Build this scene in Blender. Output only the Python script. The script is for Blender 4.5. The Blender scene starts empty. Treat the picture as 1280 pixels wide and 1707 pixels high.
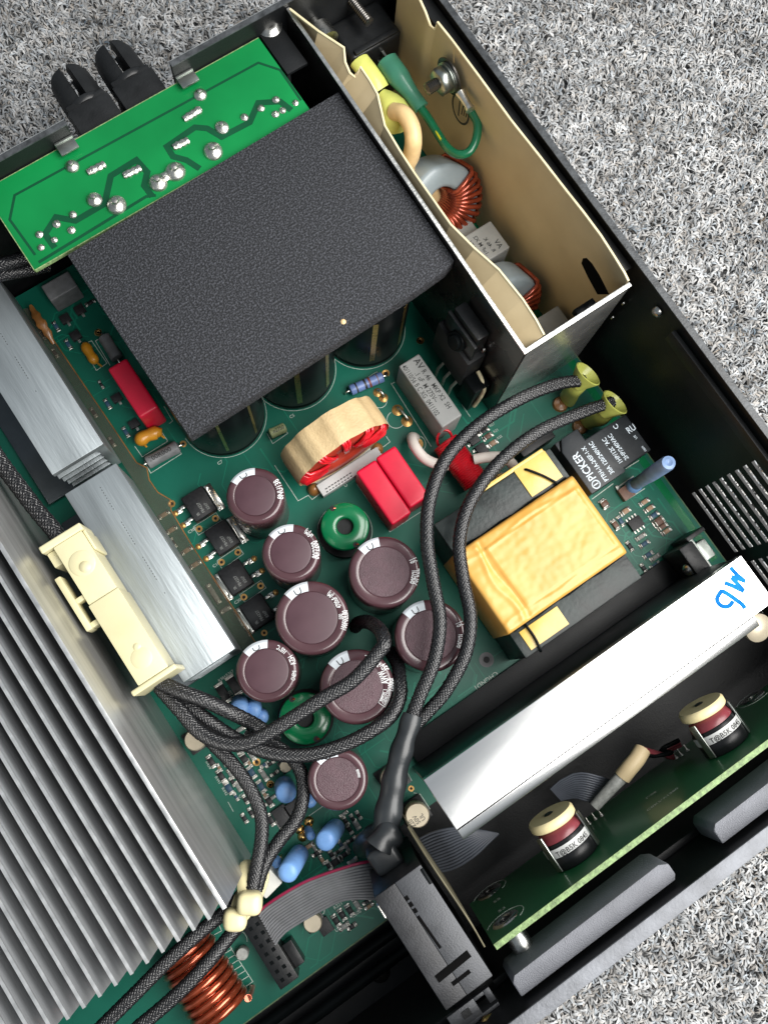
import bpy, bmesh, math, random
import numpy as np
from mathutils import Vector, Matrix

# all lengths below are millimetres; the scene itself is in metres
S = 0.001
scene = bpy.context.scene
rad = math.radians

# ------------------------------------------------------------------ camera
cam_d = bpy.data.cameras.new("camera")
cam = bpy.data.objects.new("camera", cam_d)
scene.collection.objects.link(cam)
cam_d.sensor_fit = 'HORIZONTAL'
cam_d.sensor_width = 36.0
cam_d.lens = 36.0 * 1561.53 / 1280.0
cam_d.clip_start = 0.01
cam_d.clip_end = 20.0
R3 = Matrix(((0.82824907, 0.54232146, -0.14103511),
             (-0.55801978, 0.82121771, -0.11922833),
             (0.05116045, 0.17745114, 0.98279891)))
cam.matrix_world = Matrix.Translation((0, 0, 325 * S)) @ R3.to_4x4()
scene.camera = cam

# ------------------------------------------------------------------ world and lamps
world = bpy.data.worlds.new("World")
scene.world = world
world.use_nodes = True
bg = world.node_tree.nodes["Background"]
bg.inputs[0].default_value = (0.80, 0.90, 1.0, 1)
bg.inputs[1].default_value = 0.31


def area(name, loc, target, sx, sy, power, col):
    d = bpy.data.lights.new(name, 'AREA')
    d.shape = 'RECTANGLE'
    d.size = sx * S
    d.size_y = sy * S
    d.energy = power
    d.color = col
    o = bpy.data.objects.new(name, d)
    scene.collection.objects.link(o)
    o.location = Vector(loc) * S
    o.rotation_euler = (Vector(target) - Vector(loc)).to_track_quat('-Z', 'Y').to_euler()
    return o


area("window_light", (315, -240, 560), (60, -10, 0), 740, 580, 13.0, (1.0, 0.975, 0.94))

scene.view_settings.view_transform = 'Standard'
scene.view_settings.look = 'None'
scene.view_settings.exposure = 0.0
scene.view_settings.gamma = 1.0
scene.view_settings.use_curve_mapping = False
scene.cycles.max_bounces = 8
scene.cycles.caustics_reflective = False
scene.cycles.caustics_refractive = False

# ------------------------------------------------------------------ materials
MATS = {}


def mat(name, col, rough=0.5, metal=0.0, var=0.12, vs=180.0, bump=0.0, bs=900.0, col2=None,
        coat=0.0, stretch=None, spec=0.5, detail=4.0, rvar=0.1, attr=None, rp=(0.3, 0.7)):
    m = bpy.data.materials.new(name)
    m.use_nodes = True
    nt = m.node_tree
    b = nt.nodes["Principled BSDF"]
    N = nt.nodes.new
    L = nt.links.new
    tc = N('ShaderNodeTexCoord')
    src = tc.outputs['Object']
    if stretch:
        mp = N('ShaderNodeMapping')
        mp.inputs['Scale'].default_value = stretch
        L(src, mp.inputs['Vector'])
        src = mp.outputs['Vector']
    n = N('ShaderNodeTexNoise')
    n.inputs['Scale'].default_value = vs
    n.inputs['Detail'].default_value = detail
    L(src, n.inputs['Vector'])
    ramp = N('ShaderNodeValToRGB')
    c2 = col2 if col2 else tuple(max(0, c * (1 - var * 2)) for c in col)
    c1 = col if col2 else tuple(min(1, c * (1 + var)) for c in col)
    ramp.color_ramp.elements[0].position = rp[0]
    ramp.color_ramp.elements[1].position = rp[1]
    ramp.color_ramp.elements[0].color = (*c2, 1)
    ramp.color_ramp.elements[1].color = (*c1, 1)
    L(n.outputs['Fac'], ramp.inputs['Fac'])
    if attr:
        a = N('ShaderNodeAttribute')
        a.attribute_name = attr
        L(a.outputs['Color'], b.inputs['Base Color'])
    else:
        L(ramp.outputs['Color'], b.inputs['Base Color'])
    b.inputs['Metallic'].default_value = metal
    b.inputs['Specular IOR Level'].default_value = spec
    b.inputs['Coat Weight'].default_value = coat
    b.inputs['Coat Roughness'].default_value = 0.12
    mr = N('ShaderNodeMapRange')
    mr.inputs['To Min'].default_value = max(0.02, rough - rvar)
    mr.inputs['To Max'].default_value = min(1.0, rough + rvar)
    L(n.outputs['Fac'], mr.inputs['Value'])
    L(mr.outputs['Result'], b.inputs['Roughness'])
    if bump:
        n2 = N('ShaderNodeTexNoise')
        n2.inputs['Scale'].default_value = bs
        n2.inputs['Detail'].default_value = 3.0
        L(src, n2.inputs['Vector'])
        bp = N('ShaderNodeBump')
        bp.inputs['Strength'].default_value = bump
        bp.inputs['Distance'].default_value = 0.0006
        L(n2.outputs['Fac'], bp.inputs['Height'])
        L(bp.outputs['Normal'], b.inputs['Normal'])
    MATS[name] = m
    return m


mat('alu', (0.47, 0.52, 0.54), 0.46, 0.80, var=0.17, vs=110, bump=0.22, bs=900, stretch=(1, 0.10, 1))
mat('alu_plate', (0.52, 0.52, 0.51), 0.36, 0.72, var=0.12, vs=300, bump=0.12, bs=900, stretch=(1, 0.04, 1))
mat('fin_edge', (0.62, 0.63, 0.63), 0.42, 0.8, var=0.1, vs=300)
mat('alu_fin', (0.42, 0.435, 0.45), 0.40, 0.70, var=0.14, vs=240, bump=0.12, bs=900, stretch=(1, 0.05, 1))
mat('alu_bar', (0.84, 0.84, 0.83), 0.25, 1.0, var=0.02, vs=60, bump=0.012, bs=500, stretch=(0.1, 1, 1))
mat('alu_dark', (0.10, 0.115, 0.125), 0.38, 1.0, var=0.15, vs=60, bump=0.05)
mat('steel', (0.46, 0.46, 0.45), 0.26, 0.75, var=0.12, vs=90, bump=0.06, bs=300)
mat('steel_edge', (0.82, 0.82, 0.79), 0.4, 1.0, var=0.08, bump=0.2)
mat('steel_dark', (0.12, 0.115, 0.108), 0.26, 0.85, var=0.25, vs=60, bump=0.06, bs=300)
mat('zinc', (0.40, 0.43, 0.40), 0.35, 1.0, var=0.1)
mat('screw', (0.48, 0.48, 0.46), 0.28, 1.0, var=0.15, vs=600)
mat('solder', (0.66, 0.65, 0.60), 0.36, 1.0, var=0.15, vs=900, bump=0.5, bs=1500)
mat('tin', (0.78, 0.76, 0.70), 0.3, 1.0, var=0.1, vs=700)
mat('gold', (0.78, 0.52, 0.20), 0.3, 1.0, var=0.12, vs=800)
mat('copper_pad', (0.62, 0.36, 0.12), 0.38, 0.7, var=0.15, vs=700)
mat('copper_dark', (0.40, 0.070, 0.032), 0.24, 0.6, var=0.2, vs=300, coat=0.4)
mat('copper', (0.52, 0.105, 0.045), 0.22, 0.75, var=0.2, vs=300, coat=0.6)
mat('black_paint', (0.009, 0.010, 0.011), 0.45, 0, var=0.2, vs=70, bump=0.10, bs=1800, spec=0.3)
mat('black_edge', (0.055, 0.06, 0.065), 0.45, 0, var=0.3, vs=400, bump=0.25, bs=1500)
mat('front_edge', (0.15, 0.158, 0.175), 0.5, 0.3, var=0.22, vs=120, bump=0.2, bs=1200)
mat('grey_cast', (0.19, 0.197, 0.22), 0.62, 0.1, var=0.12, vs=90, bump=0.5, bs=2600)
mat('black_plastic', (0.010, 0.011, 0.012), 0.36, 0, var=0.2, vs=200, bump=0.08, bs=900, spec=0.35)
mat('black_matte', (0.012, 0.013, 0.014), 0.55, 0, var=0.25, vs=150, bump=0.15, bs=1500, spec=0.3)
mat('black_gloss', (0.005, 0.0065, 0.007), 0.30, 0, var=0.2, vs=60, spec=0.06)
mat('black_void', (0.003, 0.003, 0.003), 0.9, 0, spec=0.05)
mat('relay_black', (0.013, 0.016, 0.019), 0.42, 0, var=0.12, vs=200, bump=0.05, spec=0.35)
mat('ic_black', (0.018, 0.018, 0.020), 0.5, 0, var=0.25, vs=900, bump=0.2, bs=3000)
mat('switch_grey', (0.055, 0.058, 0.064), 0.42, 0.4, var=0.12, vs=120, bump=0.12, bs=2200)
mat('switch_dark', (0.026, 0.027, 0.030), 0.44, 0.4, var=0.25, vs=150, bump=0.12, bs=2000)
mat('foam', (0.080, 0.084, 0.098), 0.8, 0, col2=(0.010, 0.011, 0.0135), vs=1700, bump=1.0, bs=1700, detail=2, rp=(0.46, 0.74))
mat('pcb_trace', (0.006, 0.20, 0.125), 0.40, 0, var=0.08, vs=80, spec=0.35)
mat('pcb', (0.004, 0.138, 0.090), 0.42, 0, col2=(0.003, 0.098, 0.064), vs=45, bump=0.03, bs=400, spec=0.35)
mat('pcb_edge', (0.10, 0.16, 0.07), 0.6, 0, var=0.2, vs=500)
mat('pcb_output', (0.002, 0.19, 0.046), 0.38, 0, var=0.13, vs=28, spec=0.35)  # brighter green of the output board's own solder mask
mat('pcb_output_dark', (0.002, 0.062, 0.024), 0.38, 0, var=0.08, vs=60, spec=0.35)
mat('pcb_front', (0.012, 0.115, 0.040), 0.40, 0, var=0.10, vs=60, coat=0.25)
mat('pcb_front_edge', (0.21, 0.31, 0.13), 0.6, 0, var=0.25, vs=900, bump=0.4, bs=1800)
mat('silk', (0.55, 0.62, 0.56), 0.6, 0, var=0.15, vs=900)
mat('print_white', (0.74, 0.76, 0.76), 0.5, 0, var=0.1, vs=900)
mat('print_pale', (0.60, 0.68, 0.74), 0.5, 0, var=0.1, vs=900)
mat('print_black', (0.03, 0.03, 0.03), 0.5, 0)
mat('print_blue', (0.000, 0.10, 0.36), 0.7, 0, col2=(0.01, 0.22, 0.55), vs=300, spec=0.1)
mat('cap_sleeve', (0.068, 0.030, 0.036), 0.24, 0, var=0.10, vs=120, coat=0.4)
mat('cap_top', (0.062, 0.027, 0.036), 0.42, 0, var=0.08, vs=120)
mat('cap_top_rough', (0.085, 0.046, 0.056), 0.40, 0, var=0.10, vs=300, bump=0.6, bs=3200)
mat('cap_mark', (0.62, 0.67, 0.71), 0.42, 0, var=0.06)
mat('red_film', (0.68, 0.010, 0.045), 0.40, 0, var=0.06, vs=120, bump=0.04, bs=500)
mat('grey_film', (0.30, 0.305, 0.295), 0.45, 0, var=0.06, vs=150, bump=0.04)
mat('green_part', (0.0, 0.165, 0.055), 0.25, 0, var=0.1, vs=120, coat=0.4)
mat('cream_tape', (0.62, 0.47, 0.26), 0.62, 0, col2=(0.46, 0.33, 0.17), vs=120, bump=0.35, bs=1300)
mat('red_dark', (0.52, 0.008, 0.018), 0.26, 0.1, var=0.2, vs=200, coat=0.4)
mat('red_wire', (0.70, 0.014, 0.024), 0.24, 0.05, var=0.2, vs=200, coat=0.6)
mat('red_core', (0.36, 0.035, 0.018), 0.38, 0, var=0.15)
mat('yellow_tape', (0.66, 0.39, 0.105), 0.36, 0, col2=(0.55, 0.28, 0.050), vs=45, bump=0.10, bs=150)
mat('yellow_pale', (0.66, 0.48, 0.13), 0.35, 0, col2=(0.55, 0.36, 0.06), vs=150, bump=0.2, bs=250, coat=0.2)
mat('ferrite', (0.026, 0.034, 0.033), 0.42, 0.0, var=0.3, vs=140, bump=0.2, bs=700, spec=0.35)
mat('fishpaper', (0.68, 0.545, 0.325), 0.5, 0, col2=(0.58, 0.455, 0.26), vs=55, bump=0.05, bs=400)
mat('olive_paper', (0.14, 0.125, 0.075), 0.6, 0, var=0.2, vs=120)
mat('fishpaper_edge', (0.78, 0.68, 0.43), 0.6, 0, var=0.08)
mat('yellow_sleeve', (0.66, 0.69, 0.17), 0.40, 0, var=0.12, vs=150, coat=0.2)
mat('lime_sleeve', (0.55, 0.58, 0.13), 0.38, 0, var=0.12, vs=150, coat=0.2)
mat('teal_sleeve', (0.05, 0.22, 0.14), 0.35, 0, var=0.12, vs=150, coat=0.3)
mat('green_wire', (0.004, 0.13, 0.055), 0.28, 0, var=0.1, coat=0.3)
mat('stripe_yellow', (0.62, 0.60, 0.02), 0.35, 0)
mat('peach_wire', (0.74, 0.53, 0.27), 0.42, 0, var=0.1)
mat('white_wire', (0.72, 0.66, 0.60), 0.42, 0, var=0.05)
mat('white_plastic', (0.62, 0.62, 0.57), 0.5, 0, var=0.08)
mat('grey_core', (0.25, 0.30, 0.325), 0.36, 0, var=0.06, vs=120, coat=0.15)
mat('cream_plastic', (0.69, 0.645, 0.41), 0.42, 0, col2=(0.60, 0.55, 0.33), vs=60, bump=0.05)
mat('nylon', (0.80, 0.72, 0.42), 0.38, 0, var=0.08, vs=200)
mat('blue_part', (0.22, 0.44, 0.86), 0.42, 0, var=0.10, vs=150, bump=0.05)
mat('blue_pale', (0.24, 0.36, 0.60), 0.42, 0, var=0.15, vs=200)
mat('blue_resistor', (0.16, 0.24, 0.50), 0.35, 0, var=0.1, vs=200)
mat('olive', (0.30, 0.34, 0.17), 0.45, 0, var=0.1)
mat('grey_resistor', (0.20, 0.205, 0.21), 0.55, 0, var=0.15, vs=300, bump=0.1)
mat('orange_cap', (0.66, 0.29, 0.02), 0.35, 0, var=0.15, vs=150, coat=0.2)
mat('amber', (0.30, 0.13, 0.035), 0.35, 0, var=0.3, vs=140, coat=0.3)
mat('sleeving', (0.020, 0.021, 0.024), 0.40, 0, var=0.3, vs=1200)
mat('braid', (0.020, 0.021, 0.023), 0.27, 0, col2=(0.005, 0.005, 0.006), vs=1300, spec=0.7)
mat('heatshrink', (0.026, 0.030, 0.033), 0.34, 0, var=0.2, vs=120, bump=0.15, bs=250)
mat('ribbon', (0.20, 0.205, 0.215), 0.45, 0, var=0.1, vs=200)
mat('ribbon_dark', (0.075, 0.085, 0.105), 0.45, 0, var=0.1, vs=200)
mat('ribbon_red', (0.32, 0.02, 0.07), 0.45, 0, var=0.1)
mat('maroon', (0.20, 0.035, 0.045), 0.35, 0, var=0.15)
mat('ivory', (0.76, 0.66, 0.38), 0.42, 0, col2=(0.66, 0.55, 0.29), vs=150, bump=0.1)
mat('label_white', (0.55, 0.56, 0.55), 0.45, 0, var=0.04)
mat('can_silver', (0.58, 0.51, 0.38), 0.45, 0.3, var=0.1, vs=120)
mat('tan_chip', (0.42, 0.28, 0.18), 0.5, 0, var=0.15, vs=900)
mat('brown_chip', (0.18, 0.10, 0.07), 0.5, 0, var=0.15, vs=900)
mat('blue_chip', (0.04, 0.10, 0.17), 0.5, 0, var=0.15, vs=900)
mat('grey_chip', (0.34, 0.35, 0.33), 0.45, 0, var=0.15, vs=900)
mat('rust', (0.22, 0.05, 0.03), 0.5, 0, var=0.2)
mat('goo', (0.70, 0.62, 0.40), 0.5, 0, var=0.2, vs=300, bump=0.6, bs=500)
mat('carpet_base', (0.12, 0.123, 0.125), 0.95, 0, var=0.3, vs=300)
mat('carpet_pile', (0.5, 0.5, 0.5), 0.88, 0, attr='tone', spec=0.25)


def clear_mat():
    m = bpy.data.materials.new('clear_film')
    m.use_nodes = True
    nt = m.node_tree
    nt.nodes.remove(nt.nodes["Principled BSDF"])
    out = nt.nodes["Material Output"]
    t = nt.nodes.new('ShaderNodeBsdfTransparent')
    t.inputs[0].default_value = (0.84, 0.84, 0.80, 1)
    g = nt.nodes.new('ShaderNodeBsdfPrincipled')
    g.inputs['Base Color'].default_value = (0.22, 0.20, 0.17, 1)
    g.inputs['Roughness'].default_value = 0.22
    mx = nt.nodes.new('ShaderNodeMixShader')
    mx.inputs[0].default_value = 0.16
    nt.links.new(t.outputs[0], mx.inputs[1])
    nt.links.new(g.outputs[0], mx.inputs[2])
    nt.links.new(mx.outputs[0], out.inputs['Surface'])
    MATS['clear_film'] = m


clear_mat()

# ------------------------------------------------------------------ mesh helpers
ORG = {}
COL = scene.collection


def V(*a):
    return Vector(a[0] if len(a) == 1 else a)


def catmull(pts, step=1.0, closed=False):
    P = [Vector(p) for p in pts]
    out = []
    n = len(P)
    rng = range(n if closed else n - 1)
    for i in rng:
        p1, p2 = P[i], P[(i + 1) % n]
        p0 = P[i - 1] if (i > 0 or closed) else p1 * 2 - p2
        p3 = P[(i + 2) % n] if (i + 2 < n or closed) else p2 * 2 - p1
        k = max(2, int((p2 - p1).length / step))
        for j in range(k):
            t = j / k
            out.append(0.5 * ((2 * p1) + (p2 - p0) * t + (2 * p0 - 5 * p1 + 4 * p2 - p3) * t * t
                              + (3 * p1 - p0 - 3 * p2 + p3) * t ** 3))
    if not closed:
        out.append(P[-1].copy())
    return out


def frames(path, closed=False):
    n = len(path)
    T = []
    for i in range(n):
        a = path[(i - 1) % n] if (closed or i > 0) else path[i]
        b = path[(i + 1) % n] if (closed or i < n - 1) else path[i]
        d = b - a
        T.append(d.normalized() if d.length > 1e-9 else Vector((0, 0, 1)))
    up = Vector((0, 0, 1)) if abs(T[0].z) < 0.9 else Vector((1, 0, 0))
    N = [(up - T[0] * up.dot(T[0])).normalized()]
    for i in range(1, n):
        v = N[-1] - T[i] * N[-1].dot(T[i])
        N.append(v.normalized() if v.length > 1e-6 else N[-1])
    B = [T[i].cross(N[i]) for i in range(n)]
    return T, N, B


class MB:
    def __init__(s):
        s.v = []
        s.f = []

    def add(s, vs, fs):
        o = len(s.v)
        s.v += [Vector(v) for v in vs]
        s.f += [tuple(i + o for i in f) for f in fs]
        return s

    def box(s, c, d, rz=0.0, M=None):
        x, y, z = (k / 2 for k in d)
        vs = [Vector((sx * x, sy * y, sz * z)) for sz in (-1, 1) for sy in (-1, 1) for sx in (-1, 1)]
        if M is None:
            M = Matrix.Rotation(rz, 3, 'Z')
        vs = [M @ v + Vector(c) for v in vs]
        return s.add(vs, [(0, 2, 3, 1), (4, 5, 7, 6), (0, 1, 5, 4), (2, 6, 7, 3), (0, 4, 6, 2), (1, 3, 7, 5)])

    def bb(s, x0, x1, y0, y1, z0, z1):
        return s.box(((x0 + x1) / 2, (y0 + y1) / 2, (z0 + z1) / 2), (abs(x1 - x0), abs(y1 - y0), abs(z1 - z0)))

    def prism(s, poly, z0, z1):
        n = len(poly)
        vs = [(p[0], p[1], z0) for p in poly] + [(p[0], p[1], z1) for p in poly]
        fs = [tuple(range(n))[::-1], tuple(range(n, 2 * n))]
        fs += [(i, (i + 1) % n, n + (i + 1) % n, n + i) for i in range(n)]
        return s.add(vs, fs)

    def lathe(s, prof, org, axis=(0, 0, 1), seg=24, cap=True):
        a = Vector(axis).normalized()
        u = a.orthogonal().normalized()
        w = a.cross(u)
        vs = []
        for r, h in prof:
            for k in range(seg):
                t = 2 * math.pi * k / seg
                vs.append(Vector(org) + a * h + (u * math.cos(t) + w * math.sin(t)) * r)
        fs = []
        m = len(prof)
        for i in range(m - 1):
            for k in range(seg):
                k2 = (k + 1) % seg
                fs.append((i * seg + k, i * seg + k2, (i + 1) * seg + k2, (i + 1) * seg + k))
        if cap:
            fs.append(tuple(range(seg))[::-1])
            fs.append(tuple((m - 1) * seg + k for k in range(seg)))
        return s.add(vs, fs)

    def cyl(s, org, r, h, axis=(0, 0, 1), seg=24, ch=0.0):
        if ch:
            return s.lathe([(r - ch, 0), (r, ch), (r, h - ch), (r - ch, h)], org, axis, seg)
        return s.lathe([(r, 0), (r, h)], org, axis, seg)

    def tube(s, path, r, seg=10, closed=False, cap=True, flat=1.0):
        path = [Vector(p) for p in path]
        T, N, B = frames(path, closed)
        n = len(path)
        rr = r if isinstance(r, (list, tuple)) else [r] * n
        vs = []
        for i in range(n):
            for k in range(seg):
                t = 2 * math.pi * k / seg
                vs.append(path[i] + (N[i] * math.cos(t) * flat + B[i] * math.sin(t)) * rr[i])
        fs = []
        for i in range(n if closed else n - 1):
            j = (i + 1) % n
            for k in range(seg):
                k2 = (k + 1) % seg
                fs.append((i * seg + k, i * seg + k2, j * seg + k2, j * seg + k))
        if cap and not closed:
            fs.append(tuple(range(seg))[::-1])
            fs.append(tuple((n - 1) * seg + k for k in range(seg)))
        return s.add(vs, fs)

    def strip(s, pts, w, h=0.05):
        """flat ribbon of width w along a polyline lying on z = const"""
        P = [Vector(p) for p in pts]
        n = len(P)
        vs = []
        for i in range(n):
            d1 = (P[i] - P[i - 1]).normalized() if i > 0 else (P[1] - P[0]).normalized()
            d2 = (P[i + 1] - P[i]).normalized() if i < n - 1 else d1
            m = (d1 + d2).normalized()
            nn = Vector((-m.y, m.x, 0))
            k = w / 2 / max(0.4, nn.dot(Vector((-d1.y, d1.x, 0))))
            vs += [P[i] + nn * k + V(0, 0, h), P[i] - nn * k + V(0, 0, h), P[i] - nn * k, P[i] + nn * k]
        fs = []
        for i in range(n - 1):
            a, b = 4 * i, 4 * i + 4
            fs += [(a, a + 1, b + 1, b), (a + 1, a + 2, b + 2, b + 1), (a + 3, a, b, b + 3)]
        return s.add(vs, fs)

    def frame_rect(s, x0, x1, y0, y1, z, w=0.25):
        s.strip([(x0, y0, z), (x1, y0, z)], w)
        s.strip([(x1, y0 + w, z), (x1, y1 - w, z)], w)
        s.strip([(x1, y1, z), (x0, y1, z)], w)
        s.strip([(x0, y1 - w, z), (x0, y0 + w, z)], w)
        return s

    def mesh(s, name, org, bevel=0.0, seg=2, smooth=True, ang=50):
        me = bpy.data.meshes.new(name)
        o = Vector(org)
        me.from_pydata([((v - o) * S)[:] for v in s.v], [], s.f)
        bm = bmesh.new()
        bm.from_mesh(me)
        bmesh.ops.recalc_face_normals(bm, faces=bm.faces)
        if bevel:
            ed = [e for e in bm.edges if len(e.link_faces) == 2 and e.calc_face_angle(0) > rad(30)]
            bmesh.ops.bevel(bm, geom=ed, offset=bevel * S, segments=seg, affect='EDGES', profile=0.6,
                            clamp_overlap=True)
        bm.to_mesh(me)
        bm.free()
        if smooth:
            me.polygons.foreach_set('use_smooth', [True] * len(me.polygons))
            me.set_sharp_from_angle(angle=rad(ang))
        return me

    def build(s, name, m, parent=None, bevel=0.0, seg=2, smooth=True, ang=50):
        if parent is not None:
            org = ORG[parent.name]
        else:
            xs = [v.x for v in s.v]
            ys = [v.y for v in s.v]
            org = V((min(xs) + max(xs)) / 2, (min(ys) + max(ys)) / 2, min(v.z for v in s.v))
        me = s.mesh(name, org, bevel, seg, smooth, ang)
        o = bpy.data.objects.new(name, me)
        me.materials.append(MATS[m])
        COL.objects.link(o)
        ORG[o.name] = org
        if parent is not None:
            o.parent = parent
        else:
            o.location = org * S
        return o


def tag(o, label=None, cat=None, group=None, kind=None):
    if label:
        o['label'] = label
    if cat:
        o['category'] = cat
    if group:
        o['group'] = group
    if kind:
        o['kind'] = kind
    return o


def thing(name, label, cat, loc, group=None):
    o = bpy.data.objects.new(name, None)
    o.empty_display_size = 0.005
    COL.objects.link(o)
    o.location = Vector(loc) * S
    ORG[o.name] = Vector(loc)
    return tag(o, label, cat, group)


def inst(me, name, loc, rz=0.0, parent=None, m=None):
    """object sharing mesh data, placed at loc (mm, scene coordinates)"""
    o = bpy.data.objects.new(name, me)
    COL.objects.link(o)
    o.rotation_euler = (0, 0, rz)
    if parent is not None:
        o.parent = parent
        o.location = (Vector(loc) - ORG[parent.name]) * S
    else:
        o.location = Vector(loc) * S
    ORG[o.name] = Vector(loc)
    return o


def proto(mb, name, m, bevel=0.0, seg=1):
    me = mb.mesh(name, (0, 0, 0), bevel, seg)
    me.materials.append(MATS[m])
    return me


TXT = {}


def glyphs(s):
    if s not in TXT:
        c = bpy.data.curves.new('lettering', 'FONT')
        c.body = s
        c.size = 1.0
        c.resolution_u = 2
        c.offset = 0.012
        ob = bpy.data.objects.new('lettering', c)
        COL.objects.link(ob)
        bpy.context.view_layer.update()
        dg = bpy.context.evaluated_depsgraph_get()
        me = ob.evaluated_get(dg).to_mesh()
        vs = [v.co.copy() for v in me.vertices]
        fs = [tuple(p.vertices) for p in me.polygons]
        ob.evaluated_get(dg).to_mesh_clear()
        bpy.data.objects.remove(ob)
        bpy.data.curves.remove(c)
        TXT[s] = (vs, fs)
    return TXT[s]


def text_into(mb, s, size, org, xd, yd, squeeze=1.0, bold=0.0):
    vs, fs = glyphs(s)
    o, xd, yd = Vector(org), Vector(xd).normalized(), Vector(yd).normalized()
    mb.add([o + xd * (v.x * size * squeeze) + yd * (v.y * size) for v in vs], fs)


def arc_text_into(mb, s, size, c, r, a0, squeeze=0.8):
    """lettering read counter-clockwise round c with its tops turned inwards; a0 = angle of its start"""
    vs, fs = glyphs(s)
    out = []
    for v in vs:
        a = a0 + v.x * size * squeeze / r
        q = r - v.y * size
        out.append((c[0] + q * math.cos(a), c[1] + q * math.sin(a), c[2]))
    mb.add(out, fs)


def flat_build(mb, name, m, parent):
    return mb.build(name, m, parent, smooth=False)

# ================================================================== carpet
random.seed(5)
ZC = -17.0
carpet = MB().bb(-420, 520, -420, 520, ZC - 3, ZC).build('carpet', 'carpet_base', smooth=False)
tag(carpet, kind='structure')


def pile():
    rng = np.random.default_rng(11)
    # footprint of the floor the place shows, with a margin all round, outside the chassis
    poly = np.array([(20, 345), (352, 150), (95, -245), (-80, -130)], float)
    xs = rng.uniform(-90, 352, 330000)
    ys = rng.uniform(-245, 345, 330000)
    keep = np.ones(len(xs), bool)
    for i in range(4):
        a, b = poly[i], poly[(i + 1) % 4]
        keep &= ((b[0] - a[0]) * (ys - a[1]) - (b[1] - a[1]) * (xs - a[0])) < 0
    keep |= (ys > 184) & (xs > -110) & (xs < 60) & (ys < 300)
    keep &= ~((xs < 143.0) & (ys < 181.0) & (ys > -100))
    xs, ys = xs[keep], ys[keep]
    n = len(xs)
    n = min(n, 115000)
    xs, ys = xs[:n], ys[:n]
    th = 2.2 * np.sin(xs * 0.42 + 1.7 * np.sin(ys * 0.31)) + 2.2 * np.cos(ys * 0.47 + 1.9 * np.sin(xs * 0.23)) + rng.normal(0, 0.75, n)
    ln = rng.uniform(2.2, 4.6, n)
    wd = rng.uniform(0.20, 0.42, n)
    zt = ZC + rng.uniform(2.2, 3.6, n)
    # lattice noise: soft clumps a few millimetres across
    def lat(step, seed):
        g_ = np.random.default_rng(seed).uniform(-1, 1, (260, 260))
        u, v = (xs + 120) / step, (ys + 280) / step
        i, j = np.floor(u).astype(int) % 258, np.floor(v).astype(int) % 258
        fu, fv = u - np.floor(u), v - np.floor(v)
        fu, fv = fu * fu * (3 - 2 * fu), fv * fv * (3 - 2 * fv)
        return (g_[i, j] * (1 - fu) + g_[i + 1, j] * fu) * (1 - fv) + (g_[i, j + 1] * (1 - fu) + g_[i + 1, j + 1] * fu) * fv
    clump = 0.8 * lat(2.4, 3) + 0.45 * lat(5.5, 4)
    zt = zt + 0.9 * np.clip(clump, -1, 1)
    tone = np.clip(0.365 + 0.21 * clump + 0.05 * np.sin(xs * 0.11 + 1) * np.sin(ys * 0.09) + rng.normal(0, 0.05, n), 0.07, 0.72)
    d = np.stack([np.cos(th), np.sin(th)], 1)
    p = np.stack([-d[:, 1], d[:, 0]], 1)
    base = np.stack([xs, ys], 1)
    co = np.zeros((n, 7, 3))
    # an arched, twisted tuft: root pair, two raised pairs and a drooping tip
    for j, (t, w, z) in enumerate(((-0.5, 0.5, 0.0), (-0.22, 1.0, 0.85), (0.2, 0.9, 1.0))):
        for k, sg in enumerate((1, -1)):
            q = base + d * (t * ln)[:, None] + p * (sg * w * wd)[:, None]
            co[:, j * 2 + k, :2] = q
            co[:, j * 2 + k, 2] = ZC + (zt - ZC) * z + sg * rng.uniform(-0.28, 0.28, n) * (z > 0)
    co[:, 6, :2] = base + d * (0.55 * ln)[:, None]
    co[:, 6, 2] = ZC + (zt - ZC) * 0.55
    vs = co.reshape(-1, 3) * S
    f4 = np.array([(0, 1, 3, 2), (2, 3, 5, 4)])
    f3 = np.array([(4, 5, 6)])
    off = (np.arange(n) * 7)[:, None]
    me = bpy.data.meshes.new('carpet_pile')
    q4 = (f4[None] + off[:, :, None]).reshape(-1, 4)
    q3 = (f3[None] + off[:, :, None]).reshape(-1, 3)
    me.vertices.add(len(vs))
    me.vertices.foreach_set('co', vs.ravel())
    loops = np.concatenate([q4.ravel(), q3.ravel()])
    me.loops.add(len(loops))
    me.loops.foreach_set('vertex_index', loops)
    starts = np.concatenate([np.arange(len(q4)) * 4, len(q4) * 4 + np.arange(len(q3)) * 3])
    me.polygons.add(len(starts))
    me.polygons.foreach_set('loop_start', starts)
    me.update(calc_edges=True)
    me.validate()
    me.polygons.foreach_set('use_smooth', [True] * len(me.polygons))
    at = me.color_attributes.new('tone', 'FLOAT_COLOR', 'POINT')
    cols = np.ones((n, 7, 4))
    warm = rng.normal(0, 0.012, n)
    for j in range(7):
        s_ = tone * (0.8 + 0.2 * rng.random(n))
        cols[:, j, 0] = s_ + warm
        cols[:, j, 1] = s_ * 1.01
        cols[:, j, 2] = s_ * 1.01 - warm
    at.data.foreach_set('color', np.clip(cols, 0.01, 1).ravel())
    me.materials.append(MATS['carpet_pile'])
    o = bpy.data.objects.new('carpet_pile', me)
    COL.objects.link(o)
    o.parent = carpet
    o.matrix_parent_inverse = Matrix.Translation(-ORG[carpet.name] * S)
    tag(o, kind='stuff')


pile()

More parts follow.
